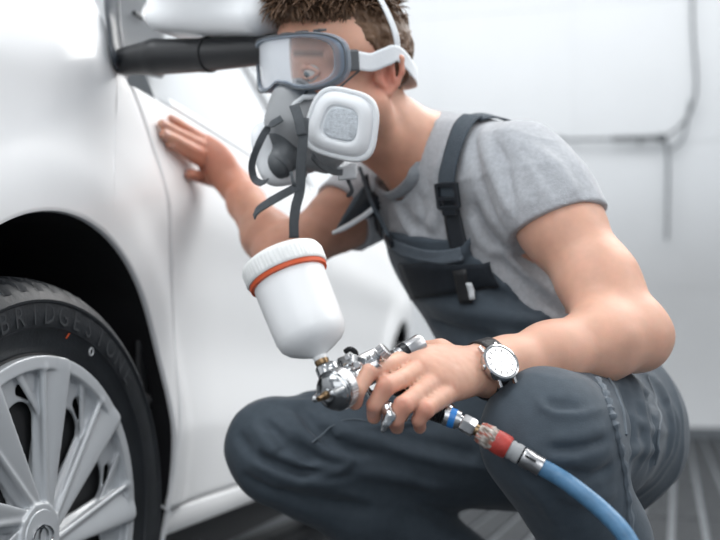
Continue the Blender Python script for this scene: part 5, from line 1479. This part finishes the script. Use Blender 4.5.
nz = vn(co * 330); cc = np.where(nz[:, None] > 0.15, np.array([[0.36, 0.10, 0.07]]), np.where(nz[:, None] > -0.3, np.array([[0.50, 0.46, 0.42]]), np.array([[0.20, 0.15, 0.12]])))
at = o.data.attributes.new('Col', 'FLOAT_COLOR', 'POINT'); c4 = np.ones((len(co), 4), np.float32); c4[:, :3] = cc; at.data.foreach_set('color', c4.ravel())
seg(0.040, 0.056, [(0, 0.0), (0, 0.0114), (0.25, 0.0120), (0.85, 0.0118), (1, 0.0105), (1, 0)], 'coupling_sleeve', 'red')
seg(0.056, 0.069, [(0, 0.0), (0, 0.0090), (0.2, 0.0100), (0.4, 0.0092), (0.6, 0.0100), (1, 0.0098), (1, 0)], 'grey_ferrule', 'maskgrey')
seg(0.069, 0.071, [(0, 0.0088), (1, 0.0088)], 'groove', 'blackmetal')
seg(0.071, 0.092, [(0, 0.0), (0, 0.0096), (0.08, 0.0102), (0.45, 0.0100), (0.5, 0.0094), (1, 0.0096), (1, 0.0)], 'steel_ferrule', 'satin')
q = MB(); q.box(a0 + ad * 0.079 + nrm(CO - a0) * 0.0098 + UP * 0.002, (ad, nrm(np.cross(ad, CO - a0)), nrm(CO - a0)), (0.006, 0.0012, 0.001)); q.build('crimp_mark', M['blackmetal'], ho, smooth=False)
pts = catmull([a0 + ad * 0.088, a0 + ad * 0.11, F(575, 488, 0.955), F(604, 512, 0.935), F(628, 540, 0.915), F(650, 590, 0.91), F(690, 700, 1.0), F(790, 950, 0.72)], 8)
pts = [np.array([p[0], p[1], max(p[2], 0.014)]) for p in pts] + [np.array([0.9, 0.65, 0.014]), np.array([1.5, 0.9, 0.014])]
q = MB(); q.tube(pts, 0.0086, 20); q.build('hose', M['hose'], ho)

# ------------------------------------------------------------------ faint spray mist near the far wall
mm = bpy.data.materials.new('spray_mist'); mm.use_nodes = True; nt = mm.node_tree; nt.nodes.clear()
out = nt.nodes.new('ShaderNodeOutputMaterial'); vol = nt.nodes.new('ShaderNodeVolumePrincipled')
vol.inputs['Color'].default_value = (0.97, 0.98, 1.0, 1)
tc = nt.nodes.new('ShaderNodeTexCoord'); gr = nt.nodes.new('ShaderNodeTexGradient'); gr.gradient_type = 'SPHERICAL'
nz_ = nt.nodes.new('ShaderNodeTexNoise'); nz_.inputs['Scale'].default_value = 2.6; nz_.inputs['Detail'].default_value = 2
nt.links.new(tc.outputs['Object'], gr.inputs[0]); nt.links.new(tc.outputs['Object'], nz_.inputs['Vector'])
m1 = nt.nodes.new('ShaderNodeMath'); m1.operation = 'MULTIPLY'; nt.links.new(gr.outputs['Fac'], m1.inputs[0]); nt.links.new(nz_.outputs['Fac'], m1.inputs[1])
m2 = nt.nodes.new('ShaderNodeMath'); m2.operation = 'MULTIPLY'; m2.inputs[1].default_value = 1.1; nt.links.new(m1.outputs[0], m2.inputs[0])
nt.links.new(m2.outputs[0], vol.inputs['Density']); nt.links.new(vol.outputs[0], out.inputs['Volume'])
bm = bmesh.new(); bmesh.ops.create_icosphere(bm, subdivisions=3, radius=1.0); me = bpy.data.meshes.new('spray_mist'); bm.to_mesh(me); bm.free()
mist = link('spray_mist', me, mm); mist.location = tuple(F(672, 298, 6.3)); mist.scale = (1.25, 0.9, 0.75)
tag(mist, 'pale spray mist hanging before the far wall, right of the man', 'mist', kind='stuff')
